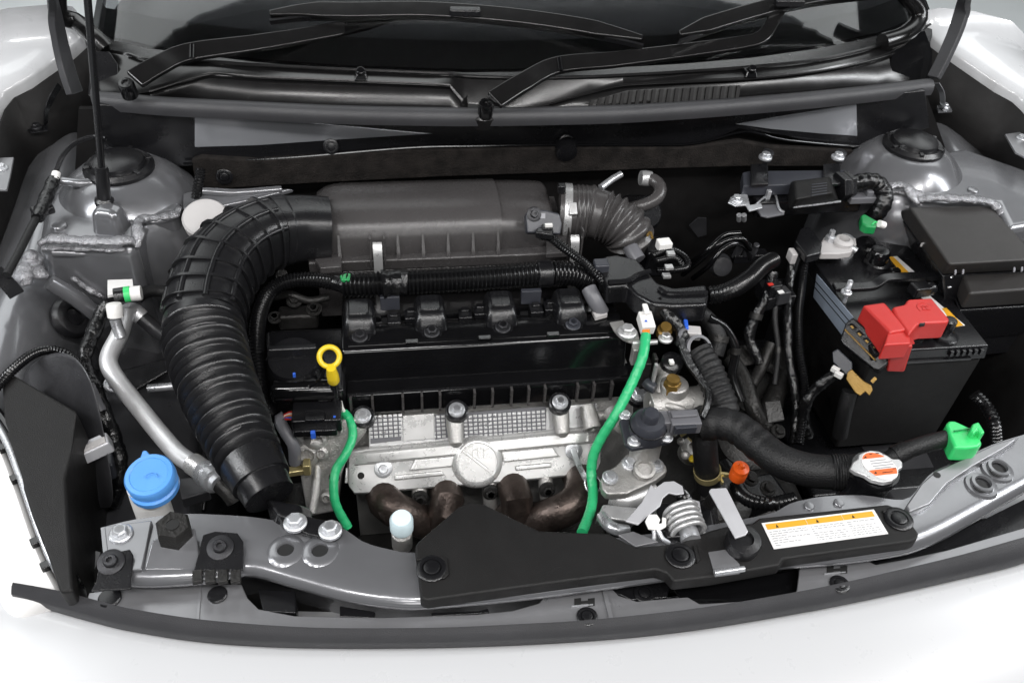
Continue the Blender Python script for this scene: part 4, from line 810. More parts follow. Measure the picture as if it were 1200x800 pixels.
for x, y, l in ((1019, 531.5, 3), (1026, 530.5, 4), (1034, 531, 3), (1034, 553, 12), (1046, 548.4, 4), (1020, 539.5, 18), (1021, 542.5, 24), (1023, 545.5, 24), (1025, 548.2, 20)):
    m = MB(); m.slab([(x, y), (x+l, y-l*.11), (x+l, y-l*.11+.7), (x, y+.7)], .0233, .0003); A('small_print', m, 'print_grey' if l > 12 else 'print_black', cl_, kind='stuff')
oh_ = thing('overflow_hose', 'thin black hose from radiator cap to a bright green plug', 'hose', P(1085, 522, .0))
m = MB(); m.tube(PP([(1040, 540, .0), (1056, 530, .012), (1085, 520, .018), (1124, 510, .020)]), .0112, 14); A('hose_wall', m, 'hose_rubber', oh_)
m = MB(); m.tube(PP([(1048, 534, .008), (1062, 527, .014)]), .0125, 14); A('hose_cuff', m, 'hose_rubber', oh_)
gp = thing('green_plug', 'bright green plastic plug fitted on the thin hose end', 'plug', P(1130, 510, .0))
m = MB(); m.slab([(1109, 496), (1112, 492), (1119, 492), (1136, 500), (1141, 503), (1149, 513), (1152, 519), (1147, 523), (1133, 524.5), (1119, 524), (1113, 510)], .034, .026); A('plug_body', m, 'bright_green', gp, bev=.005, seg=3)
m = MB(); m.slab([(1140, 496), (1147, 493), (1155, 506), (1151, 508), (1146, 503), (1142, 508), (1137, 503)], .045, .020); A('plug_tab', m, 'bright_green', gp, bev=.003)
m = MB(); m.tube(PP([(1118, 505, .036), (1130, 503, .036), (1136, 502, .036)]), .0012, 6); A('mould_line', m, 'dark_green', gp)

rh = thing('radiator_hose', 'thick black radiator hose sweeping from the engine to the radiator neck', 'hose', P(920, 530, -.1))
m = MB(); m.tube(PP([(822, 498, -.05), (845, 496, -.04), (868, 504, -.038), (890, 522, -.038), (915, 540, -.036), (945, 550, -.034), (975, 553, -.030), (1008, 552, -.020)]), lambda t, s: .0222+.0006*math.sin(s*2500)*(1 if t < .45 else 0), 24, .0022); A('hose_wall', m, 'hose_rubber', rh)
for t in (0,):
    m = MB(); m.tube(PP([(975, 553, -.030), (995, 553, -.026)]), lambda t, s: .0236+.0006*math.sin(s*1800), 24, .001); A('hose_sleeve', m, 'hose_rubber', rh)
ch2 = thing('coolant_hose', 'upright black coolant hose with pale spring clamp near the orange plug', 'hose', P(828, 560, -.2))
m = MB(); m.tube(PP([(826, 488, -.045), (826, 520, -.08), (828, 548, -.12), (830, 572, -.16)]), .0175, 20); A('hose_wall', m, 'hose_rubber', ch2)
m = MB(); p, d = P(829, 553, -.128), (P(829, 548, -.12)-P(830, 560, -.145)).normalized(); m.lathe(p, d, [(.0180, -.006), (.0195, -.006), (.0195, .006), (.0180, .006)], 28, False); A('spring_clamp', m, 'yellow_zinc', ch2)
m = MB(); m.box(p+V((.02, -.008, .002)), (.016, .004, .008), -.3); m.box(p+V((.018, -.012, -.006)), (.004, .012, .006)); A('clamp_ear', m, 'yellow_zinc', ch2, bev=.001)
m = MB(); m.lathe(P(826, 496, -.055), (0, -.35, 1), [(.024, -.018), (.0245, 0), (.024, .01)], 24); A('hose_sleeve', m, 'hose_rubber', ch2)
hh = thing('heater_hose', 'black corrugated sleeve hose dropping toward the thermostat housing', 'hose', P(830, 440, -.1))
m = MB(); m.tube(PP([(818, 412, .0), (830, 432, -.01), (840, 456, -.025), (848, 478, -.04), (846, 500, -.06)]), corr(.0205, .0011, .009), 20, .0018); A('hose_wall', m, 'hose_rubber', hh)
m = MB(); p = P(818, 410, .003); m.lathe(p, (.2, -.5, .6), [(.0215, -.006), (.0215, .005), (.017, .006)], 28, False); A('hose_collar', m, 'grey_plastic', hh)
og = thing('orange_plug', 'small orange plastic plug in the dark gearbox top', 'plug', P(867, 552, -.12))
m = MB(); m.lathe(P(867, 551, -.10), (0, -.1, 1), [(.0118, -.016), (.0122, -.002), (.0105, .001), (.0122, .003), (.0115, .007), (.005, .009), (.0035, .014), (.001, .015)], 20); A('plug_body', m, 'orange_plastic', og)

# ================================================================== gearbox and dark lower bits
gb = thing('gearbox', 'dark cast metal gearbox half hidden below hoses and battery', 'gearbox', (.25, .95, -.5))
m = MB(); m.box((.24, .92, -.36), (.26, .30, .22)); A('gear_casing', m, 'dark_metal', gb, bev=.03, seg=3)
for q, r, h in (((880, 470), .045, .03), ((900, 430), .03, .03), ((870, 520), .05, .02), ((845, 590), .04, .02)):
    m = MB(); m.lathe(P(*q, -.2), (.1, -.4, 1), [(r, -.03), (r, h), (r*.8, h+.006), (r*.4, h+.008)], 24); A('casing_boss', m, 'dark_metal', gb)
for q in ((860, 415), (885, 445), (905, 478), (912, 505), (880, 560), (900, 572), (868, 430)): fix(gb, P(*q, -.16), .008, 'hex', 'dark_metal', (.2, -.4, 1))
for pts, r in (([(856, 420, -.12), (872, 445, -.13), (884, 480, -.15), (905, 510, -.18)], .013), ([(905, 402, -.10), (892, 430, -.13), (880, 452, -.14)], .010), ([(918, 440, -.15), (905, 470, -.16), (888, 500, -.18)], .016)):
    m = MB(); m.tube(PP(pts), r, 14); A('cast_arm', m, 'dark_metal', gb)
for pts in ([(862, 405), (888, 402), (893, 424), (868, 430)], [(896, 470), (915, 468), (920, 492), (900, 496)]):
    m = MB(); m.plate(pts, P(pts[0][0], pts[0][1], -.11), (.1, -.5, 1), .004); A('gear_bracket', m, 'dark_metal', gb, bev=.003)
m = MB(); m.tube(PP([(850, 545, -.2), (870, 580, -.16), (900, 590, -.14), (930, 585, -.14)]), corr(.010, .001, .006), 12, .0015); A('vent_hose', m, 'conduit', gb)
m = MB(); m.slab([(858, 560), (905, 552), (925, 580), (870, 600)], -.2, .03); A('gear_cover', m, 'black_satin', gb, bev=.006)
m = MB(); m.lathe(P(812, 525, -.13), (0, -.3, 1), [(.018, -.02), (.018, .0), (.012, .004), (.008, .004), (.007, -.004)], 20); A('metal_boss', m, 'cast_alu', gb)
for q, r in (((798, 517), .006), ((803, 533), .007), ((790, 508), .005)): m = MB(); m.ball(P(*q, -.11), r, 10); A('casing_stud', m, 'cast_alu', gb)
fix(gb, P(812, 537, -.115), .006, 'cap', 'yellow_plastic', name='marked_nut')
m = MB(); m.strip(PP([(797, 508, -.09), (806, 504, -.08), (814, 508, -.09), (808, 516, -.10)]), .010, .002, (0, -.6, .8)); A('plated_bracket', m, 'yellow_zinc', gb)

for label, pts, r, mt in (('thin glossy black hose looping past the gearbox bracket', [(830, 372, .0), (850, 385, -.02), (862, 410, -.05), (858, 440, -.09), (868, 470, -.12)], .007, 'conduit'),
                          ('black wire bundle draped from the bulkhead to the gearbox', [(905, 318, .0), (900, 345, -.03), (886, 370, -.06), (878, 395, -.09), (890, 425, -.12)], .009, 'tape'),
                          ('slim black vent tube beside the battery conduits', [(912, 330, -.02), (908, 370, -.06), (912, 410, -.1), (908, 450, -.14)], .005, 'hose_rubber'),
                          ('short fat black hose below the junction cover', [(812, 362, .01), (830, 375, -.01), (842, 396, -.03), (838, 415, -.05)], .013, 'hose_rubber')):
    t_ = thing('hose', label, 'hose', P(*pts[-1])); m = MB(); (taped(m, PP(pts), r) if mt == 'tape' else m.tube(PP(pts), r, 12)); A('hose_wall', m, mt, t_)
    m = MB(); a, b = P(*pts[2]), P(*pts[3]); d = (b-a).normalized(); m.lathe(a, d, [(r*1.05, -.005), (r*1.2, -.005), (r*1.2, .005), (r*1.05, .005)], 16, False); A('hose_clip', m, 'dark_metal', t_)
# ================================================================== battery corner
bt = thing('battery', 'black car battery with yellow and white top stickers', 'battery', (.51, 1.0, -.24))
m = MB(); T = [P(1004, 428, -.022), P(1160, 404, -.022), P(1074, 312, -.022), P(948, 318, -.022)]
xa, xb = .441, .628; ya, yb = .889, 1.165
m.hexa([V((x, y, -.24)) for x, y in ((xa+.006, ya+.004), (xb-.006, ya+.004), (xb-.006, yb-.004), (xa+.006, yb-.004))], [V((x, y, -.05)) for x, y in ((xa, ya), (xb, ya), (xb, yb), (xa, yb))]); A('battery_case', m, 'black_grain', bt, bev=.005, seg=3)
m = MB(); m.hexa([V((x, y, -.048)) for x, y in ((xa-.003, ya-.003), (xb+.003, ya-.003), (xb+.003, yb+.003), (xa-.003, yb+.003))], [V((x, y, -.022)) for x, y in ((xa, ya), (xb, ya), (xb, yb), (xa, yb))]); bl = A('battery_lid', m, 'black_satin', bt, bev=.003)
for k in range(6):
    m = MB(); m.box((xb-.012-.011*k*.9, ya-.0035, -.031), (.006, .005, .010)); A('lid_notch', m, 'black_satin', bl, bev=.001)
m = MB(); m.box(((xa+xb)/2-.01, ya-.004, -.043), (xb-xa-.03, .004, .004)); A('lid_ridge', m, 'black_satin', bl)
# side label with lines
sf = V((1, 0, 0))
m = MB(); m.prism([PN(a, b, V((xa-.0042, 1, 0)), sf) for a, b in ((957, 321), (953, 348), (986, 392), (1000, 372))], (.001, 0, 0)); sl2 = A('side_label', m, 'label_blue', bt)
for (a, b), (c, d) in (((955, 337), (993, 382)), ((956, 330), (996, 377))): m = MB(); m.tube([PN(a, b, V((xa-.0044, 1, 0)), sf), PN(c, d, V((xa-.0044, 1, 0)), sf)], .0008, 6); A('label_line', m, 'print_black', sl2)
for px, ys in (([(1041, 301), (1051, 300), (1076, 322), (1060, 324)], [(1041, 301), (1046, 300.5), (1069, 323), (1060, 324)]), ([(1077, 346), (1088, 345), (1131, 381), (1118, 383)], [(1094, 352), (1097, 352), (1127, 382), (1118, 383)])):
    m = MB(); m.slab(px, -.0212, .0006); s_ = A('top_label', m, 'label_white', bt)
    m = MB(); m.slab([(1104, 361), (1109, 360.5), (1129, 381), (1119, 383)] if px[0][0] > 1060 else px[:1]+[(px[0][0]*.45+px[1][0]*.55, px[0][1]*.45+px[1][1]*.55), (px[3][0]*.45+px[2][0]*.55, px[3][1]*.45+px[2][1]*.55)]+px[3:], -.0207, .0004); A('yellow_field', m, 'label_yellow', s_)
for q in ((1018, 288), (1028, 307)):
    m = MB(); m.lathe(P(*q, -.02), (0, 0, 1), [(.024, -.004), (.024, .003), (.020, .007), (.010, .007), (.009, .004)], 28); vc_ = A('vent_cap', m, 'black_satin', bt)
    m = MB(); m.box(P(*q, -.0105), (.022, .004, .005), .5); A('cap_slot', m, 'black_gloss', vc_)
m = MB(); m.lathe(P(1028, 306, -.014), (0, 0, 1), [(.016, 0), (.016, .018), (.013, .022), (.009, .022)], 24); A('battery_plug', m, 'black_gloss', bt)
m = MB(); m.box(P(1048, 319, -.014), (.018, .012, .014), .2); A('battery_plug', m, 'black_gloss', bt, bev=.003)
m = MB(); m.lathe(P(986, 296, -.022), (0, 0, 1), [(.020, 0), (.018, .012), (.012, .013), (.011, .032)], 20); A('battery_post', m, 'zinc', bt)
for q in ((1108, 395), (1070, 392)): m = MB(); m.lathe(P(*q, -.02), (0, 0, 1), [(.018, -.002), (.018, .003), (.014, .005)], 20); A('vent_cap', m, 'black_satin', bt)
m = MB(); m.lathe(P(1108, 388, -.018), (0, 0, 1), [(.010, 0), (.010, .022), (.008, .024)], 16); A('post_guard', m, 'black_satin', bt)

ty = thing('battery_tray', 'black battery tray and mounting bracket low beside the radiator hose', 'tray', (.5, .9, -.4))
m = MB(); m.box((.515, 1.0, -.27), (.27, .38, .03)); m.box((.515, 1.0, -.40), (.20, .28, .22)); A('tray_base', m, 'black_satin', ty, bev=.006)
hb_ = thing('hold_down', 'black battery hold down bar with two threaded hook rods', 'clamp', P(1045, 330, -.02))
m = MB(); m.strip(PP([(976, 339, -.006), (1000, 339, -.006), (1022, 337, -.006), (1036, 329, .0), (1060, 327, .0), (1120, 325, -.004)]), .017, .008, (0, 0, 1)); A('hold_bar', m, 'black_satin', hb_, bev=.002)
for a, b, n_ in (((997, 329, .022), (974, 405, -.12), (992, 342, .004)), ((1114, 322, .02), (1108, 334, -.01), (1110, 333, .0))):
    m = MB(); m.tube([P(*a), P(*b)], .0032, 10); rod_ = A('hook_rod', m, 'zinc', hb_)
    fix(rod_, P(*n_), .0058, 'hex', 'zinc')
    m = MB(); d = (P(*a)-P(*n_)); m.tube([P(*n_), P(*a)], corr(.0043, .0004, .0016), 10, .0005); A('rod_thread', m, 'zinc', rod_)
m = MB(); m.box(P(1078, 339, .006), (.03, .022, .018), .1); m.ball(P(1090, 338, .006), .011, 12); A('bar_knob', m, 'black_satin', hb_, bev=.003)

rv = thing('terminal_cover', 'red plastic positive terminal cover on the battery', 'cover', P(1055, 400, -.03))
m = MB(); m.hexa([P(a, b, -.018) for a, b in ((1030, 416), (1074, 404), (1038, 362), (1003, 376))], [P(a, b, .020) for a, b in ((1044, 389), (1064, 386), (1036, 354), (1011, 357))]); A('cover_block', m, 'red_plastic', rv, bev=.004, seg=3)
m = MB(); m.slab([(1050, 369), (1046, 359), (1060, 356), (1064, 350), (1092, 348.5), (1113, 373), (1112, 377), (1085, 378), (1075, 381), (1066, 392)], .022, .034); c2 = A('cover_block', m, 'red_plastic', rv, bev=.004, seg=3)
m = MB(); m.slab([(1040, 390), (1066, 387), (1068, 402), (1036, 404)], .016, .03); A('cover_block', m, 'red_plastic', rv, bev=.003)
m = MB(); m.hexa([P(a, b, -.055) for a, b in ((1038, 436), (1059, 437), (1063, 425), (1043, 424))], [P(a, b, .004) for a, b in ((1044, 408), (1071, 405), (1064, 394), (1040, 396))]); A('cover_leg', m, 'red_plastic', rv, bev=.004, seg=3)
c = P(1085, 361, .0222); m = MB(); m.ring(c, (0, 0, 1), .0125, .0011, 32, 6, -.5, math.pi*.9); A('embossed_mark', m, 'red_plastic', c2)
for dx, dy, sx, sy, a in ((-.004, .002, .010, .0016, 1.2), (.001, .0, .010, .0016, 1.2), (-.001, -.004, .012, .0016, -.1), (-.001, .004, .012, .0016, -.1)):
    m = MB(); m.box(c+V((dx, dy, 0)), (sx, sy, .0016), a); A('embossed_mark', m, 'red_plastic', c2)
m = MB(); m.slab([(1078, 378.5), (1084, 378), (1084, 380), (1078, 380.5)], .0225, .004); A('cover_slot', m, 'print_black', c2)

fk = thing('fusible_link', 'black fuse link block with clear windows and brass tab on battery side', 'fuse block', P(1010, 430, -.06))
fp, fn = P(1012, 405, -.028), V((-.55, -.45, .7))
m = MB(); m.plate([(984, 398), (991, 378), (1000, 371), (1043, 410), (1041, 426), (1030, 434), (1024, 433), (988, 404)], fp, fn, .03); fbk = A('link_body', m, 'black_satin', fk, bev=.003)
for k in range(4):
    x, y = 996+k*8.6, 384+k*8.4
    m = MB(); m.plate([(x-3, y-4), (x+2.5, y-6), (x+9, y+.5), (x+3.5, y+4)], fp+fn*.003, fn, .003); wn = A('link_window', m, 'black_gloss', fbk, bev=.001)
    m = MB(); m.plate([(x, y-2), (x+2.2, y-3), (x+5, y), (x+3, y+1.2)], fp+fn*.0045, fn, .001); A('link_strip', m, 'brass', fbk)
m = MB(); m.tube([PN(990, 386, fp+fn*.004, fn), PN(1026, 422, fp+fn*.004, fn)], .0014, 6); A('window_edge', m, 'brass', fbk)
m = MB(); m.plate([(991, 444), (993, 436), (998, 432), (1012, 446), (1021, 451), (1023, 457), (1019, 464), (1014, 459), (1008, 464), (1002, 460)], P(1005, 448, -.07), (-.45, -.6, .66), .006); A('brass_tab', m, 'brass', fk, bev=.0015)
m = MB(); m.plate([(1020, 446), (1025, 441), (1028, 444), (1023, 449)], P(1023, 445, -.062), (-.45, -.6, .66), .004); A('brass_pin', m, 'brass', fk)
m = MB(); m.plate([(975, 412), (982, 408), (999, 424), (999, 434), (992, 440), (976, 424)], P(988, 424, -.062), (-.5, -.5, .7), .012); A('grey_plug', m, 'slate_plastic', fk, bev=.002)
bc = thing('battery_cable', 'taped black battery cable leaving the fuse link with white tips', 'cable', P(960, 460, -.15))
m = MB(); taped(m, PP([(983, 436, -.07), (970, 444, -.08), (955, 457, -.10), (945, 472, -.12), (942, 490, -.15), (948, 510, -.19)]), .009); A('cable_wrap', m, 'tape', bc)
for q in ((979, 433), (983, 439)): m = MB(); m.box(P(*q, -.062), (.008, .012, .008), .7); A('white_tip', m, 'white_plastic', bc, bev=.001)
m = MB(); m.tube(PP([(996, 458, -.09), (990, 480, -.12), (984, 510, -.17)]), .012, 12); A('cable_sleeve', m, 'hose_rubber', bc)
nt_ = thing('negative_terminal', 'pale metal clamp on the battery post under a black cable', 'clamp', P(985, 292, .0))
m = MB(); m.lathe(P(986, 290, .004), (0, 0, 1), [(.016, -.004), (.0165, .014), (.013, .018), (.009, .018), (.009, .008)], 24); A('clamp_ring', m, 'cream_plastic', nt_)
m = MB(); m.slab([(960, 288), (966, 277), (978, 283), (990, 280), (1003, 278), (1004, 286), (998, 295), (984, 297), (962, 297)], .012, .012); cp = A('clamp_body', m, 'cream_plastic', nt_, bev=.002)
m = MB(); m.lathe(P(972, 282, .012), (0, 0, 1), [(.0085, 0), (.0085, .009), (.005, .010), (.005, .02)], 6); A('clamp_nut', m, 'zinc', cp)
m = MB(); m.cyl(P(993, 287, .012), P(1004, 294, .008), .0052); A('clamp_bolt', m, 'zinc', cp)
m = MB(); m.slab([(932, 282), (938, 267), (950, 265), (964, 285), (962, 296), (946, 300)], .026, .016); arm = A('cable_boot', m, 'black_satin', nt_, bev=.003)
m = MB(); m.slab([(930, 293), (944, 284), (950, 287), (934, 297)], .012, .006); A('copper_lug', m, 'bright_alu', nt_, bev=.001)

fb = thing('fuse_box', 'black grained fuse box with stepped lid beside the battery', 'fuse box', (.70, 1.0, -.1))
m = MB(); m.hexa([P(a, b, .022) for a, b in ((1104, 322), (1225, 316), (1180, 243), (1050, 248))], [P(a, b, .066) for a, b in ((1112, 310), (1218, 304), (1158, 241), (1066, 243))]); fl2 = A('main_lid', m, 'lid_plastic', fb, bev=.005, seg=3)
m = MB(); m.hexa([P(a, b, -.02) for a, b in ((1126, 362), (1235, 355), (1215, 318), (1110, 322))], [P(a, b, .020) for a, b in ((1136, 344), (1226, 337), (1218, 317), (1128, 321))]); A('side_lid', m, 'lid_plastic', fb, bev=.005, seg=3)
m = MB(); m.hexa([P(a, b, -.14) for a, b in ((1112, 420), (1240, 410), (1180, 320), (1062, 325))], [P(a, b, .022) for a, b in ((1104, 323), (1230, 316), (1182, 243), (1050, 248))]); A('fuse_box_base', m, 'black_satin', fb, bev=.004)
m = MB(); m.hexa([P(a, b, -.10) for a, b in ((1120, 400), (1230, 390), (1222, 345), (1118, 350))], [P(a, b, -.022) for a, b in ((1124, 364), (1236, 357), (1216, 320), (1108, 324))]); A('fuse_box_step', m, 'black_satin', fb, bev=.004)
for x, y in ((1119, 316), (1128, 315.5), (1188, 313), (1197, 312.5)): m = MB(); m.slab([(x, y), (x+2, y), (x+2, y+4), (x, y+4)], .052, .003); A('lid_snap', m, 'print_grey', fl2)
m = MB(); m.strip(PP([(1079, 289, .035), (1081, 285, .037), (1083, 285.5, .037)]), .003, .002); A('lid_catch', m, 'cream_plastic', fl2)
m = MB(); m.box(P(1165, 385, -.13), (.05, .02, .08)); A('fuse_box_bracket', m, 'dark_paint', fb, bev=.004)

# control unit connector on the bulkhead
cu = thing('control_connector', 'black multi pin connector with lever on a bulkhead bracket', 'connector', P(940, 240, .0))
m = MB(); m.slab([(870, 202), (878, 200), (990, 199), (996, 200), (998, 214), (905, 217), (871, 218)], .082, .02); A('mount_rail', m, 'slate_plastic', cu, bev=.002)
m = MB(); m.box(P(940, 232, .045), (.19, .06, .03), .03); A('unit_case', m, 'black_satin', cu, bev=.004)
for x in (889, 974):
    m = MB(); m.slab([(x-9, 192), (x+11, 190.5), (x+12, 215), (x-9, 216)], .089, .006); b_ = A('mount_tab', m, 'black_satin', cu, bev=.002)
    m = MB(); m.lathe(P(x+8, 187, .085), (0, -.2, 1), [(.010, 0), (.010, .016), (.006, .018)], 16); st_ = A('mount_stud', m, 'black_bolt', cu)
    fix(st_, P(x+8, 184, .104), .0075, 'hex', 'zinc')
m = MB(); m.hexa([P(a, b, .055) for a, b in ((924, 248), (984, 240), (980, 208), (920, 214))], [P(a, b, .098) for a, b in ((932, 234), (976, 226), (972, 207), (930, 212))]); cb = A('connector_shell', m, 'black_grain', cu, bev=.005, seg=3)
for k in range(5): m = MB(); a, b = (951, 216.5+k*3.2), (969, 214.5+k*3); m.tube([P(*a, .0985), P(*b, .0985)], .0009, 6); A('shell_line', m, 'slate_plastic', cb)
m = MB(); ax_ = (P(1000, 216, .075)-P(960, 222, .075)).normalized(); m.lathe(P(980, 220, .075), ax_, [(.026, 0), (.026, .008), (.024, .009), (.024, .015), (.026, .016), (.026, .024), (.018, .026)], 6); A('connector_collar', m, 'black_satin', cu, bev=.002)
m = MB(); m.box(P(1010, 232, .06), (.05, .02, .012)); m.box(P(1016, 228, .064), (.012, .02, .022)); A('locking_lever', m, 'grey_plastic', cu, bev=.002)
m = MB(); m.tube(PP([(930, 243, .07), (955, 240, .07), (985, 236, .07)]), .0018, 6); A('locking_rod', m, 'zinc', cu)
zb = thing('plated_bracket', 'bright zinc folded bracket with bolt left of the connector', 'bracket', P(885, 245, .0))
m = MB(); m.slab([(853, 237), (857, 230), (870, 227), (876, 228), (879, 240), (892, 238), (894, 243), (878, 247), (874, 240), (862, 241)], .066, .003); A('bracket_plate', m, 'zinc', zb, bev=.001)
m = MB(); m.hexa([P(a, b, .03) for a, b in ((864, 252), (880, 250), (880, 242), (864, 244))], [P(a, b, .062) for a, b in ((862, 242), (879, 240), (878, 234), (862, 236))]); A('bracket_body', m, 'dark_metal', zb, bev=.002)
fix(zb, P(863, 234, .067), .007, 'hex', 'zinc')
m = MB(); m.slab([(884, 241), (898, 229), (905, 226), (909, 229), (913, 246), (920, 250), (900, 254), (892, 252)], .055, .004); A('bracket_arm', m, 'grey_plastic', zb, bev=.0015)
m = MB(); m.tube(PP([(886, 240, .058), (898, 230, .06), (908, 228, .06), (913, 244, .058), (919, 249, .056)]), .0022, 8); A('bracket_edge', m, 'zinc', zb)
m = MB(); m.box(P(900, 229, .066), (.007, .008, .02)); A('bracket_pin', m, 'zinc', zb, bev=.001)
for q in ((866, 258), (872, 258)): m = MB(); m.cyl(P(q[0], q[1]-6, .05), P(q[0], q[1], .035), .004); A('stud', m, 'zinc', zb)
hc = thing('control_harness', 'thick shiny taped cable arching from the connector beside the strut tower', 'cable', P(1030, 240, .03))
m = MB(); m.tube(PP([(996, 217, .080), (1012, 213, .085), (1026, 214, .083), (1035, 224, .072), (1035, 238, .058), (1026, 252, .035), (1015, 262, .0)]), lambda t, s: .0135*(1+.10*abs(math.sin(s*260))), 14, .002, True, .03); A('cable_wrap', m, 'tape', hc)
gc = thing('green_clip', 'green plastic cable clip with white tip below the arched cable', 'clip', P(1020, 260, .02))
m = MB(); m.slab([(1009, 252), (1013, 250), (1020, 254), (1029, 259), (1027, 266), (1016, 265), (1010, 261)], .052, .016); A('clip_body', m, 'dark_green', gc, bev=.003)
m = MB(); m.cyl(P(1030, 262, .054), P(1036, 264, .05), .006); A('clip_tip', m, 'white_plastic', gc)
m = MB(); m.tube(PP([(1022, 263, .053), (1026, 260, .053), (1031, 262, .053)]), .0013, 6); A('clip_rib', m, 'bright_green', gc)

# ================================================================== wiring
hs1 = thing('main_harness', 'thick black ribbed wiring conduit lying across the engine under the filter box', 'wiring', P(540, 335, .0))
m = MB(); conduit(m, PP([(404, 334, .028), (440, 333, .032), (490, 330, .034), (545, 327, .034), (600, 323, .034), (640, 320, .034), (672, 321, .030), (694, 328, .022)]), .0175, .0062, 16); A('conduit', m, 'conduit', hs1)
m = MB(); taped(m, PP([(448, 333, .033), (466, 331, .034), (478, 331, .034)]), .020); A('tape_wrap', m, 'tape', hs1)
p, q = P(629, 321, .034), P(647, 320, .034); m = MB(); m.cyl(p, q, .0205); A('harness_saddle', m, 'black_satin', hs1, bev=.003)
m = MB(); m.tube(PP([(690, 338, .03), (697, 352, .02), (705, 366, .0)]), .0115, 14); A('grey_sleeve', m, 'grey_plastic', hs1)
m = MB(); m.slab([(694, 364), (708, 360), (712, 368), (698, 372)], .006, .006); A('sleeve_end', m, 'cream_plastic', hs1)
m = MB(); m.slab([(398, 322), (408, 319), (413, 321), (411, 327), (400, 328)], .046, .006); A('green_tag', m, 'dark_green', hs1, bev=.002)
hs2 = thing('branch_harness', 'thin black conduit turning down past the oil filler cap', 'wiring', P(305, 400, -.02))
m = MB(); conduit(m, PP([(406, 334, .028), (370, 328, .028), (340, 329, .026), (318, 340, .02), (306, 362, .012), (301, 392, .0), (302, 425, -.02), (306, 460, -.05), (316, 484, -.08)]), .0105, .0048, 12); A('conduit', m, 'conduit', hs2)
m = MB(); taped(m, PP([(392, 331, .029), (404, 334, .029), (412, 334, .029)]), .0125); A('tape_wrap', m, 'tape', hs2)
ml = thing('sensor_lead', 'slim ribbed cable from the air flow sensor down to the harness', 'cable', P(675, 305, .03))
m = MB(); conduit(m, PP([(633, 276, .085), (644, 278, .082), (660, 290, .07), (682, 306, .055), (700, 322, .045), (710, 334, .03)]), .0068, .004, 10); A('cable_wrap', m, 'conduit', ml)
m = MB(); m.box(P(638, 274, .088), (.026, .014, .012), -.3); A('connector', m, 'black_satin', ml, bev=.003)
jb = thing('harness_cover', 'black moulded junction cover where the wiring branches', 'cover', P(765, 340, .0))
m = MB(); m.slab([(700, 308), (708, 299), (722, 297), (748, 303), (760, 318), (772, 331), (790, 336), (828, 332), (831, 344), (829, 357), (790, 358), (765, 356), (745, 345), (735, 334), (712, 336)], .048, .035); A('cover_shell', m, 'black_satin', jb, bev=.006, seg=3)
m = MB(); m.tube(PP([(713, 331, .052), (735, 329, .052), (748, 322, .052), (762, 318, .052)]), .004, 8); A('cover_rib', m, 'black_satin', jb)
m = MB(); m.tube(PP([(772, 338, .050), (785, 344, .050), (829, 343, .050)]), .0035, 8); A('cover_rib', m, 'black_satin', jb)
m = MB(); m.box(P(704, 313, .05), (.022, .02, .02)); A('cover_block', m, 'slate_plastic', jb, bev=.003)
rcd = thing('gearbox_conduit', 'ribbed black conduit leaving the junction cover toward the bulkhead', 'wiring', P(860, 335, .0))
m = MB(); conduit(m, PP([(828, 346, .034), (845, 344, .034), (862, 337, .034), (880, 325, .03), (893, 312, .02), (905, 305, .0)]), .0125, .0062, 14); A('conduit', m, 'conduit', rcd)
# oxygen sensor leads
o2 = thing('green_sensor_lead', 'long green taped sensor lead hanging from the white connector', 'cable', P(720, 500, -.15))
m = MB(); m.tube(PP([(757, 392, .018), (753, 418, .006), (741, 448, -.02), (722, 485, -.05), (704, 514, -.085), (695, 535, -.11), (693, 556, -.13), (695, 576, -.14), (692, 598, -.14), (682, 624, -.13)]), lambda t, s: .0069*(1+.07*((s*75) % 1)), 14, .0015); A('lead_wrap', m, 'green_tape', o2)
wc = thing('white_connector', 'white plastic plug at the top of the green lead', 'connector', P(757, 375, .0))
m = MB(); m.box(P(757, 378, .024), (.020, .030, .018), 0, .2); m.box(P(758, 361, .028), (.015, .026, .016), 0, .2); A('plug_shell', m, 'white_plastic', wc, bev=.002)
m = MB(); m.box(P(757, 362, .039), (.008, .018, .004), 0, .2); A('plug_latch', m, 'white_plastic', wc, bev=.001)
for k in (-3, 0, 3): m = MB(); m.tube(PP([(757+k, 385, .024), (757+k*.7, 395, .018)]), .0022, 6); A('wire', m, 'wire_orange', wc)
m = MB(); m.box(P(757, 376, .0345), (.003, .003, .001)); A('blue_dot', m, 'wire_blue', wc)
o3 = thing('short_green_lead', 'short green taped lead curving down from the black connector', 'cable', P(400, 560, -.2))
m = MB(); m.tube(PP([(403, 483, -.075), (411, 494, -.08), (413, 512, -.09), (405, 532, -.10), (394, 550, -.115), (391, 570, -.13), (394, 592, -.15), (408, 618, -.18)]), lambda t, s: .0061*(1+.07*((s*75) % 1)), 12, .0015); A('lead_wrap', m, 'green_tape', o3)
m = MB(); m.ring(P(392, 559, -.122), (.1, -.7, 1), .0066, .0012, 16); A('cable_tie', m, 'black_satin', o3)
m = MB(); m.tube(PP([(399, 470, -.06), (401, 478, -.065), (405, 484, -.075)]), .0025, 6); A('white_wire', m, 'wire_white', o3)
bk_ = thing('engine_connector', 'black rectangular connector with coloured wires beside the dipstick', 'connector', P(368, 490, -.1))
m = MB(); m.box(P(372, 488, -.062), (.066, .038, .024), -.03); m.box(P(370, 502, -.068), (.058, .02, .012), -.03); cbk = A('plug_shell', m, 'black_satin', bk_, bev=.002)
m = MB(); m.box(P(369, 487, -.049), (.026, .020, .005), -.03); A('plug_latch', m, 'black_satin', cbk, bev=.001)
m = MB(); m.box(P(392, 488, -.0495), (.003, .003, .001)); A('blue_dot', m, 'wire_blue', cbk)
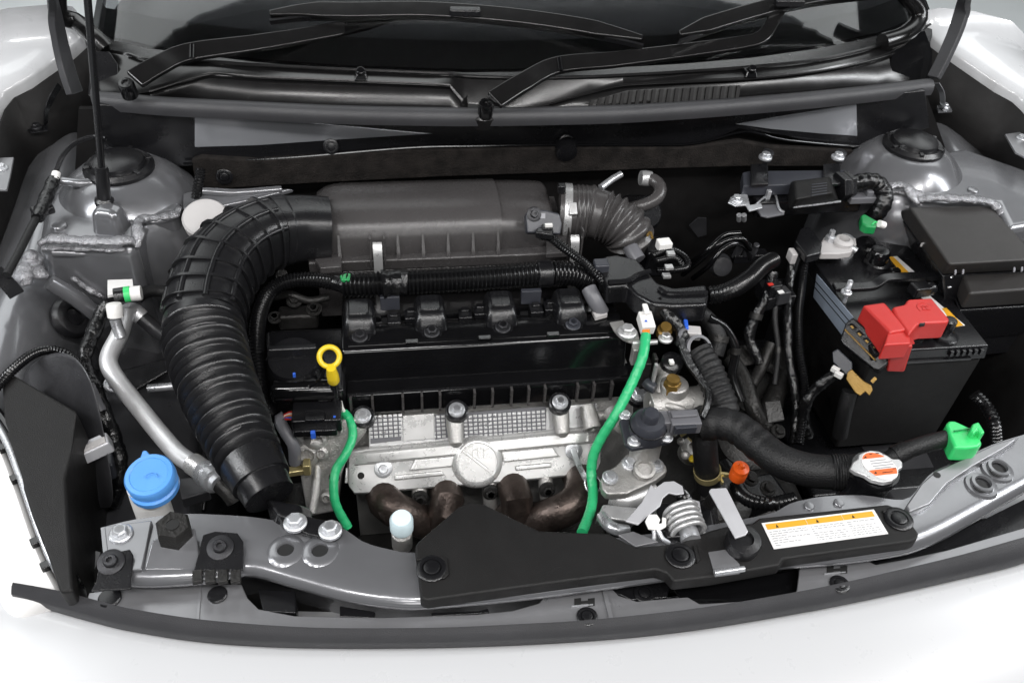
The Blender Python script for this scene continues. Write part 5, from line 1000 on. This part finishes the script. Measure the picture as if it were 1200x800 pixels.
m = MB(); m.box(P(367, 509, -.06), (.006, .006, .01)); A('blue_clip', m, 'wire_blue', cbk)
for k, c in enumerate(('wire_red', 'wire_white', 'wire_orange', 'wire_blue', 'wire_red')): m = MB(); m.tube(PP([(346, 482+k*2.5, -.062), (339, 483+k*2, -.062), (332, 487+k, -.065)]), .0014, 6); A('wire', m, c, bk_)
m = MB(); m.tube(PP([(333, 488, -.065), (328, 492, -.068), (334, 505, -.075), (344, 522, -.09), (346, 542, -.12)]), .0085, 12); A('cable_sleeve', m, 'grey_plastic', bk_)
# taped leads between the cover and the egr connector
tl = thing('taped_lead', 'shiny black taped lead twisting down to the valve connector', 'cable', P(810, 440, -.05))
m = MB(); m.strip(PP([(772, 345, .04), (782, 365, .03), (795, 385, .02), (797, 402, .012), (806, 425, .0), (820, 445, -.012), (828, 460, -.018), (827, 474, -.02), (820, 490, -.026)]), lambda t: .016-.006*t, .006, (.3, -.6, .7)); A('lead_wrap', m, 'tape', tl, bev=.002)
t2 = thing('throttle_lead', 'black taped wiring lead looping under the junction cover', 'cable', P(790, 375, .0))
m = MB(); taped(m, PP([(770, 352, .04), (782, 368, .03), (794, 382, .02), (800, 394, .012), (796, 404, .0)]), .010); A('lead_wrap', m, 'tape', t2)
m = MB(); m.ring(P(800, 396, .012), (.6, -.6, .3), .012, .003, 20, 8); A('grey_band', m, 'grey_plastic', t2)
m = MB(); m.box(P(811, 390, .012), (.024, .018, .014), -.2); A('lilac_plug', m, 'cream_plastic', t2, bev=.002)
m = MB(); m.box(P(803, 384, .014), (.006, .020, .016), -.2); A('blue_lock', m, 'wire_blue', t2, bev=.001)

# small brackets and sensors behind the white connector
sb = thing('lead_bracket', 'small plated bracket with bolts holding the white connector', 'bracket', P(755, 405, -.03))
m = MB(); m.tube(PP([(741, 402, .006), (756, 401.5, .006), (770, 400.5, .006)]), .004, 10); A('bracket_bar', m, 'bright_alu', sb)
m = MB(); m.strip(PP([(722, 378, .01), (728, 388, .01), (737, 395, .008), (748, 396, .006)]), .02, .0025, (0, -.3, 1)); A('bracket_plate', m, 'cast_alu', sb)
fix(sb, P(735, 389, .015), .0095, 'hex', 'bright_alu')
m = MB(); m.lathe(P(777, 391, .006), (0, -.3, 1), [(.011, 0), (.011, .01), (.008, .012), (.008, .02)], 16); A('sensor_nut', m, 'brass', sb)
fix(sb, P(780, 396, .012), .007, 'hex', 'bright_alu')
m = MB(); m.box(P(746, 416, -.01), (.016, .012, .03)); A('bracket_foot', m, 'cast_alu', sb, bev=.002)
m = MB(); m.box(P(755, 437, -.03), (.012, .016, .05)); m.box(P(765, 432, -.02), (.006, .014, .05)); A('bracket_leg', m, 'dark_metal', sb, bev=.002)
m = MB(); m.box(P(767, 438, -.01), (.004, .006, .036)); A('bracket_pin', m, 'bright_alu', sb)
m = MB(); m.tube(PP([(757, 448, -.03), (762, 452, -.03), (768, 455, -.03)]), .008, 10); A('bracket_knee', m, 'slate_plastic', sb)
m = MB(); m.lathe(P(786, 428, -.02), (0, -.3, 1), [(.016, -.03), (.016, .012), (.010, .016)], 18); A('sensor_body', m, 'black_satin', sb)
m = MB(); m.box(P(787, 424, .0), (.006, .008, .004)); A('white_mark', m, 'white_plastic', sb)

# ================================================================== pipes behind the engine
bp1 = thing('breather_pipe', 'grey rubber breather pipe hooking up to the bulkhead', 'pipe', P(765, 235, .0))
m = MB(); m.tube(PP([(736, 245, .05), (752, 241, .06), (768, 234, .068), (774, 222, .078), (768, 212, .084), (756, 209, .084)]), .0105, 14); A('pipe_wall', m, 'airbox_plastic', bp1)
m = MB(); m.lathe(P(756, 209, .084), (-1, 0, .1), [(.012, -.01), (.013, 0), (.012, .008)], 18); A('pipe_clip', m, 'bright_alu', bp1)
ap = thing('vacuum_pipe', 'short bright metal pipe above the accordion hose', 'pipe', P(716, 212, .05))
m = MB(); m.tube(PP([(704, 220, .09), (716, 211, .095), (728, 204, .10)]), .0055, 12); A('pipe_wall', m, 'zinc', ap)
th2 = thing('throttle_hose', 'grey rubber elbow hose with wire clamp under the accordion hose', 'hose', P(740, 290, -.03))
m = MB(); m.tube(PP([(730, 268, .03), (736, 280, .03), (740, 292, .028), (748, 305, .02)]), .0125, 14); A('hose_wall', m, 'grey_plastic', th2)
m = MB(); m.ring(P(737, 283, .03), (.3, -.7, .3), .0145, .0012, 24, 6); A('wire_clamp', m, 'zinc', th2)
tb = thing('throttle_unit', 'dark throttle body and brackets behind the junction cover', 'throttle', P(770, 290, -.05))
m = MB(); m.lathe(P(750, 250, .03), (.3, -.7, .4), [(.03, -.03), (.03, .02), (.02, .03)], 24); A('throttle_case', m, 'black_satin', tb)
m = MB(); m.box(P(770, 300, .0), (.05, .05, .05)); A('throttle_motor', m, 'black_satin', tb, bev=.006)
m = MB(); m.box(P(778, 287, .04), (.022, .018, .016), .1); A('white_clip', m, 'white_plastic', tb, bev=.002)
m = MB(); m.strip(PP([(758, 277, .05), (762, 272, .05), (764, 280, .05)]), .004, .002, (0, -.5, .8)); A('brass_clip', m, 'brass', tb)
for pts in ([(764, 300, .03), (785, 292, .035), (802, 300, .03), (806, 312, .02), (792, 316, .02), (770, 317, .02)], [(768, 306, .03), (790, 302, .03), (800, 310, .02)]): m = MB(); conduit(m, PP(pts), .005, .004, 10); A('loop_conduit', m, 'conduit', tb)
for q in ((786, 297, .04), (784, 313, .03), (781, 323, .02)): m = MB(); m.box(P(*q), (.012, .01, .004)); A('shiny_tag', m, 'bright_alu', tb)
for i, pts in enumerate(([(800, 322, -.05), (822, 304, .0), (842, 287, .03), (858, 280, .04), (872, 281, .04), (880, 292, .02)], [(812, 326, -.05), (830, 312, .0), (846, 293, .03), (862, 285, .035), (874, 290, .02), (880, 304, .0)], [(806, 310, -.03), (828, 294, .02), (848, 276, .04), (868, 273, .045)])):
    bp2 = thing('brake_pipe', ['dark brake pipe arching highest on the bulkhead below the bracket', 'dark brake pipe, lowest of the arching three', 'dark brake pipe in the middle of the arching three'][(2, 1, 0)[i]], 'pipe', P(850, 300, -.02), 'brake pipes on the bulkhead')
    m = MB(); m.tube(PP(pts), .0042, 10); A('pipe_wall', m, 'black_gloss', bp2)
    if i == 0:
        bh = thing('brake_bracket', 'dull grey cup and plate on the bulkhead below the pipes', 'bracket', P(820, 310, -.03))
        m = MB(); m.lathe(P(846, 312, -.02), (0, -1, .4), [(.02, -.01), (.016, .004), (.008, .006)], 20); A('bracket_cup', m, 'dark_paint', bh)
        m = MB(); m.wall([(808, 265), (818, 256), (828, 256), (828, 275), (818, 278)], 1.34, .004); A('bulkhead_patch', m, 'dark_paint', bh)
ck_ = thing('battery_conduit', 'pair of black ribbed conduits dropping beside the battery side label', 'wiring', P(935, 400, -.1))
m = MB(); conduit(m, PP([(944, 300, .0), (940, 330, -.03), (936, 370, -.06), (937, 410, -.09), (943, 450, -.12), (942, 480, -.14), (936, 520, -.17)]), .0068, .0045, 10); A('conduit', m, 'conduit', ck_)
m = MB(); taped(m, PP([(928, 298, .0), (925, 330, -.03), (923, 375, -.06), (925, 420, -.10), (933, 470, -.14), (930, 520, -.18)]), .007); A('tape_wrap', m, 'tape', ck_)
m = MB(); m.box(P(928, 300, .006), (.010, .02, .02)); A('white_joint', m, 'cream_plastic', ck_, bev=.002)
rr = thing('lamp_conduit', 'ribbed black conduit running down behind the battery front corner', 'wiring', P(1160, 490, -.1))
m = MB(); conduit(m, PP([(1142, 462, -.04), (1155, 475, -.05), (1165, 495, -.06), (1168, 520, -.09)]), .0085, .0055, 12); A('conduit', m, 'conduit', rr)

# ================================================================== left side
acp = thing('aluminium_pipe', 'bent bright aluminium air conditioning pipe with crimped end', 'pipe', P(180, 490, -.1))
pts = [(166, 372, -.035), (156, 364, -.025), (148, 368, -.02), (140, 392, -.02), (129, 414, -.025), (128, 428, -.03), (138, 446, -.04), (160, 474, -.055), (185, 505, -.065), (208, 531, -.065), (228, 545, -.06), (240, 553, -.055)]
m = MB(); m.tube(PP(pts), .0122, 18, .004); A('pipe_wall', m, 'pipe_alu', acp)
m = MB(); m.tube(PP([(226, 543, -.06), (241, 554, -.055)]), corr(.0135, .0008, .004), 18, .001); A('crimp', m, 'bright_alu', acp)
m = MB(); a, b = P(239, 552, -.055), P(260, 569, -.045); d = (b-a); m.lathe(a, d, [(.015, 0), (.0165, .003), (.0165, .012), (.0145, .013), (.0145, .018), (.0165, .019), (.0165, .03), (.012, .032), (.011, .04)], 18); A('pipe_union', m, 'zinc', acp)
m = MB(); m.tube(PP([(258, 567, -.046), (268, 576, -.05), (275, 586, -.06)]), .011, 12); A('pipe_tail', m, 'dark_metal', acp)
m = MB(); m.tube(PP([(142, 395, -.012), (138, 384, .0), (135, 374, .012)]), .0078, 14); A('service_port', m, 'zinc', acp)
m = MB(); d = P(134, 360, .028)-P(136, 374, .012); m.lathe(P(135.5, 371, .014), d, [(.0105, 0), (.0110, .016), (.0095, .019), (.002, .020)], 20); A('port_cap', m, 'white_plastic', acp)
m = MB(); m.tube(PP([(164, 370, -.035), (178, 382, -.05), (194, 394, -.06)]), .011, 12); A('pipe_tail', m, 'dark_paint', acp)
ahose = thing('refrigerant_hose', 'black rubber hose passing behind the big intake duct', 'hose', P(180, 345, -.05))
m = MB(); m.tube(PP([(160, 350, .0), (172, 342, .0), (188, 341, -.005), (206, 345, -.01)]), .009, 12); A('hose_wall', m, 'hose_rubber', ahose)
wcn = thing('wing_connector', 'white capped connector with green collar on the wing harness', 'connector', P(145, 345, .0))
m = MB(); m.slab([(126, 328), (155, 327), (156, 336), (140, 344), (126, 346)], .03, .004); A('paper_tag', m, 'label_white', wcn)
m = MB(); m.cyl(P(134, 347, .03), P(147, 345, .03), .011); A('plug_boot', m, 'black_satin', wcn)
m = MB(); m.cyl(P(146, 345.2, .03), P(153, 344.3, .03), .0112); A('green_collar', m, 'bright_green', wcn)
m = MB(); m.cyl(P(153, 344.3, .03), P(166, 343, .03), .0105); A('white_cap', m, 'white_plastic', wcn, bev=.001)
wh = thing('wing_harness', 'shiny taped harness running down the wing toward the washer bottle', 'wiring', P(115, 450, -.1))
m = MB(); taped(m, PP([(134, 347, .02), (122, 362, .005), (110, 388, -.01), (100, 415, -.02), (100, 432, -.03), (110, 455, -.04), (122, 482, -.06), (132, 510, -.08), (140, 540, -.10), (140, 570, -.13), (130, 592, -.15)]), .0105); A('harness_wrap', m, 'tape', wh)
m = MB(); taped(m, PP([(100, 428, -.025), (106, 456, -.04), (116, 480, -.055), (127, 506, -.075), (134, 535, -.10), (134, 560, -.12)]), .0075); A('harness_branch', m, 'tape', wh)
m = MB(); m.tube(PP([(104, 452, -.03), (112, 470, -.04), (118, 482, -.05)]), .008, 10); A('grey_sleeve', m, 'grey_plastic', wh)
lc = thing('headlamp_conduit', 'ribbed conduit arching over the headlamp panel', 'wiring', P(50, 415, .0))
m = MB(); conduit(m, PP([(-10, 460, .02), (12, 436, .025), (35, 417, .02), (55, 410, .01), (76, 414, .0), (90, 425, -.012), (98, 436, -.02)]), .0062, .0042, 10); A('conduit', m, 'conduit', lc)
fl3 = thing('fender_lead', 'black taped cable with white tip climbing the wing edge', 'cable', P(40, 260, .05))
m = MB(); m.tube(PP([(8, 322, .08), (22, 296, .085), (36, 268, .09), (46, 250, .095)]), .0055, 10); A('lead_sleeve', m, 'hose_rubber', fl3)
m = MB(); taped(m, PP([(44, 256, .094), (52, 238, .098), (60, 218, .102), (64, 210, .105)]), .0095); A('tape_wrap', m, 'tape', fl3)
m = MB(); m.cyl(P(64, 211, .106), P(66, 203, .11), .0062); A('white_tip', m, 'white_plastic', fl3)
m = MB(); m.tube(PP([(66, 200, .10), (74, 182, .115), (88, 168, .125), (110, 160, .13), (124, 162, .13)]), .0036, 8); A('thin_wire', m, 'black_satin', fl3)
m = MB(); m.box(P(50, 246, .088), (.03, .02, .012), .5); A('lead_clip', m, 'black_satin', fl3, bev=.003)
m = MB(); m.strip(PP([(-6, 318, .075), (10, 334, .06), (20, 346, .05)]), .02, .004, (.3, -.5, .8)); A('lead_bracket', m, 'black_satin', fl3); 
wb = thing('washer_bottle', 'washer filler neck with bright blue flip cap', 'bottle', P(180, 600, -.1))
pw = P(182, 590, -.02); m = MB(); m.lathe(P(183, 606, -.060), (0, 0, 1), [(.021, -.05), (.021, .04), (.0205, .062)], 28); A('filler_neck', m, 'white_plastic', wb)
m = MB(); m.lathe(P(179, 566, .004), (-.05, -.15, 1), [(.025, -.012), (.0285, -.009), (.0285, -.002), (.026, 0)], 36); A('cap_ring', m, 'blue_plastic', wb)
m = MB(); m.lathe(P(177, 560, .011), (-.06, -.22, 1), [(.025, -.008), (.0285, -.004), (.0285, .006), (.0265, .009), (.022, .0095), (.021, .0085), (.003, .0085)], 40); bcap = A('flip_lid', m, 'blue_plastic', wb)
m = MB(); m.slab([(163, 538), (167, 527), (172, 527), (179, 536), (177, 542), (166, 543)], .016, .008); A('lid_tab', m, 'blue_plastic', bcap, bev=.002)
m = MB(); m.ring(P(177, 560, .0205), (-.06, -.22, 1), .007, .0006, 24, 6, .4, 3.2); A('lid_mark', m, 'blue_plastic', bcap)
rs = thing('reservoir', 'round cream reservoir cap beside the intake elbow', 'reservoir', P(241, 275, .0))
m = MB(); c = P(241, 257, .06); m.lathe(c, (.05, -.45, 1), [(.022, -.05), (.024, -.018), (.033, -.012), (.034, .004), (.031, .008), (.003, .010)], 40); A('reservoir_cap', m, 'cream_plastic', rs)
m = MB(); m.lathe(c+V((.0, .0, -.05)), (.05, -.2, 1), [(.030, -.05), (.024, .02)], 24); A('reservoir_neck', m, 'cream_plastic', rs)
fix(rs, P(223, 259, .058), .0022, 'hole', 'print_black', (.05, -.45, 1))
ct = thing('drain_conduit', 'short ribbed tube rising to the bulkhead behind the cream cap', 'tube', P(232, 225, .03))
m = MB(); conduit(m, PP([(229, 240, .06), (231, 225, .075), (234, 208, .09), (235, 198, .10)]), .0075, .0048, 12); A('conduit', m, 'conduit', ct)
wl = thing('bulkhead_flange', 'grey painted flange strip between strut tower and bulkhead', 'flange', P(270, 230, .0))
m = MB(); m.slab([(214, 226), (240, 218), (300, 222), (345, 220), (300, 232), (262, 240), (230, 246), (214, 244)], .07, .01); A('flange_plate', m, 'grey_paint', wl, bev=.004)
m = MB(); m.tube(PP([(238, 224, .075), (275, 226, .072), (330, 222, .07)]), .006, 10); A('flange_lip', m, 'grey_paint', wl)
wd_ = thing('level_dipstick', 'small white capped filler stem in front of the manifold', 'dipstick', P(471, 630, -.05))
m = MB(); m.lathe(P(471, 622, -.02), (0, -.1, 1), [(.0105, -.03), (.011, .006), (.0135, .007), (.0135, .024), (.011, .029), (.002, .030)], 24); A('white_cap', m, 'pale_blue', wd_)
m = MB(); m.lathe(P(471, 628, -.025), (0, -.1, 1), [(.012, -.02), (.012, .008), (.010, .01)], 16); A('stem', m, 'cast_alu', wd_)
dp = thing('dipstick', 'yellow ring handled oil dipstick next to the oil filler cap', 'dipstick', P(390, 460, -.06))
m = MB(); m.ring(P(386, 418, .020), (.12, -.75, .65), .0132, .0038, 32, 10); A('ring_handle', m, 'yellow_plastic', dp)
m = MB(); m.lathe(P(391, 446, -.012), (-.05, -.1, 1), [(.006, -.004), (.0082, 0), (.0082, .012), (.0062, .026)], 20); A('handle_neck', m, 'yellow_plastic', dp)
m = MB(); m.tube([P(391, 446, -.012), P(393, 468, -.05), P(394, 480, -.09)], .006, 10); A('guide_tube', m, 'black_satin', dp)
gr = thing('grey_relay', 'grey plastic relay block near the headlamp panel', 'relay', P(108, 545, -.15))
m = MB(); m.box(P(110, 526, -.045), (.044, .022, .020), .35, 0, -.2); A('relay_case', m, 'latch_grey', gr, bev=.003)
m = MB(); m.box(P(110, 521, -.034), (.03, .010, .004), .35, 0, -.2); A('relay_label', m, 'cream_plastic', gr, bev=.001)
m = MB(); m.box(P(112, 548, -.10), (.05, .03, .03), .2); A('relay_base', m, 'slate_plastic', gr, bev=.004)
m = MB(); m.box(P(104, 552, -.085), (.012, .012, .012), .3); A('relay_plug', m, 'grey_plastic', gr, bev=.002)
ba_ = thing('rail_bracket', 'bright steel bracket bar tucked behind the corrugated duct', 'bracket', P(190, 455, -.15))
m = MB(); m.cyl(P(173, 455, -.10), P(206, 452, -.10), .006); A('bracket_bar', m, 'zinc', ba_)
fix(ba_, P(133, 450, -.11), .009, 'hex', 'zinc', (.3, -.5, .8))
m = MB(); m.plate([(122, 450), (130, 436), (200, 418), (206, 430), (150, 462), (128, 468)], P(160, 445, -.13), (0, -.4, 1), .01); A('bracket_plate', m, 'black_satin', ba_, bev=.003)
for q in ((281, 402), (285, 412)): fix(ba_, P(q[0], q[1], -.08), .009, 'hex', 'zinc', (0, -.4, 1))
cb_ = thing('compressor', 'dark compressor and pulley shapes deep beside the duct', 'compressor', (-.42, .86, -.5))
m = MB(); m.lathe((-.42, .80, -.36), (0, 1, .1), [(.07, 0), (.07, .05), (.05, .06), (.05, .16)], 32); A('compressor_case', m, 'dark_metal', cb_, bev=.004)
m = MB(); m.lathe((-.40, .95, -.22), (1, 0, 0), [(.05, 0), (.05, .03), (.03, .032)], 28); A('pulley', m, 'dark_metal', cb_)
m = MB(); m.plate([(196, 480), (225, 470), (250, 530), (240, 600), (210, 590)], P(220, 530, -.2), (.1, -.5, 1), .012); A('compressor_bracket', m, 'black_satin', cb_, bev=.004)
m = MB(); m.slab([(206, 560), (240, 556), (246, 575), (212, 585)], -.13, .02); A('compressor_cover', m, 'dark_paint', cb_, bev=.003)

so = thing('solenoid_block', 'small dark solenoid valves in a row on the bulkhead', 'solenoid', P(885, 300, -.03))
for k in range(3):
    p = P(866+k*9, 292, .0); m = MB(); m.lathe(p, (0, -.3, 1), [(.0065, -.02), (.0065, .0), (.005, .002), (.005, .012), (.003, .013)], 14); A('solenoid', m, 'dark_paint', so)
m = MB(); m.box(P(878, 300, -.02), (.06, .02, .016)); A('solenoid_base', m, 'black_satin', so, bev=.002)
jn = thing('relay_cluster', 'cluster of dark relays with tiny labels behind the battery cable', 'relay', P(912, 345, -.06))
for (x, y, z), c in zip(((905, 338, -.02), (915, 346, -.03), (902, 352, -.04)), ('black_satin', 'dark_paint', 'black_satin')):
    m = MB(); m.box(P(x, y, z), (.022, .020, .024), .2); A('relay_case', m, c, jn, bev=.002)
m = MB(); m.box(P(903, 333, -.0075), (.009, .006, .001), .2); A('relay_label', m, 'wire_red', jn)
m = MB(); m.box(P(915, 342, -.0175), (.010, .007, .001), .2); A('relay_label', m, 'label_white', jn)
m = MB(); m.box((P(908, 345, -.05)), (.05, .05, .03)); A('relay_tray', m, 'black_satin', jn, bev=.003)
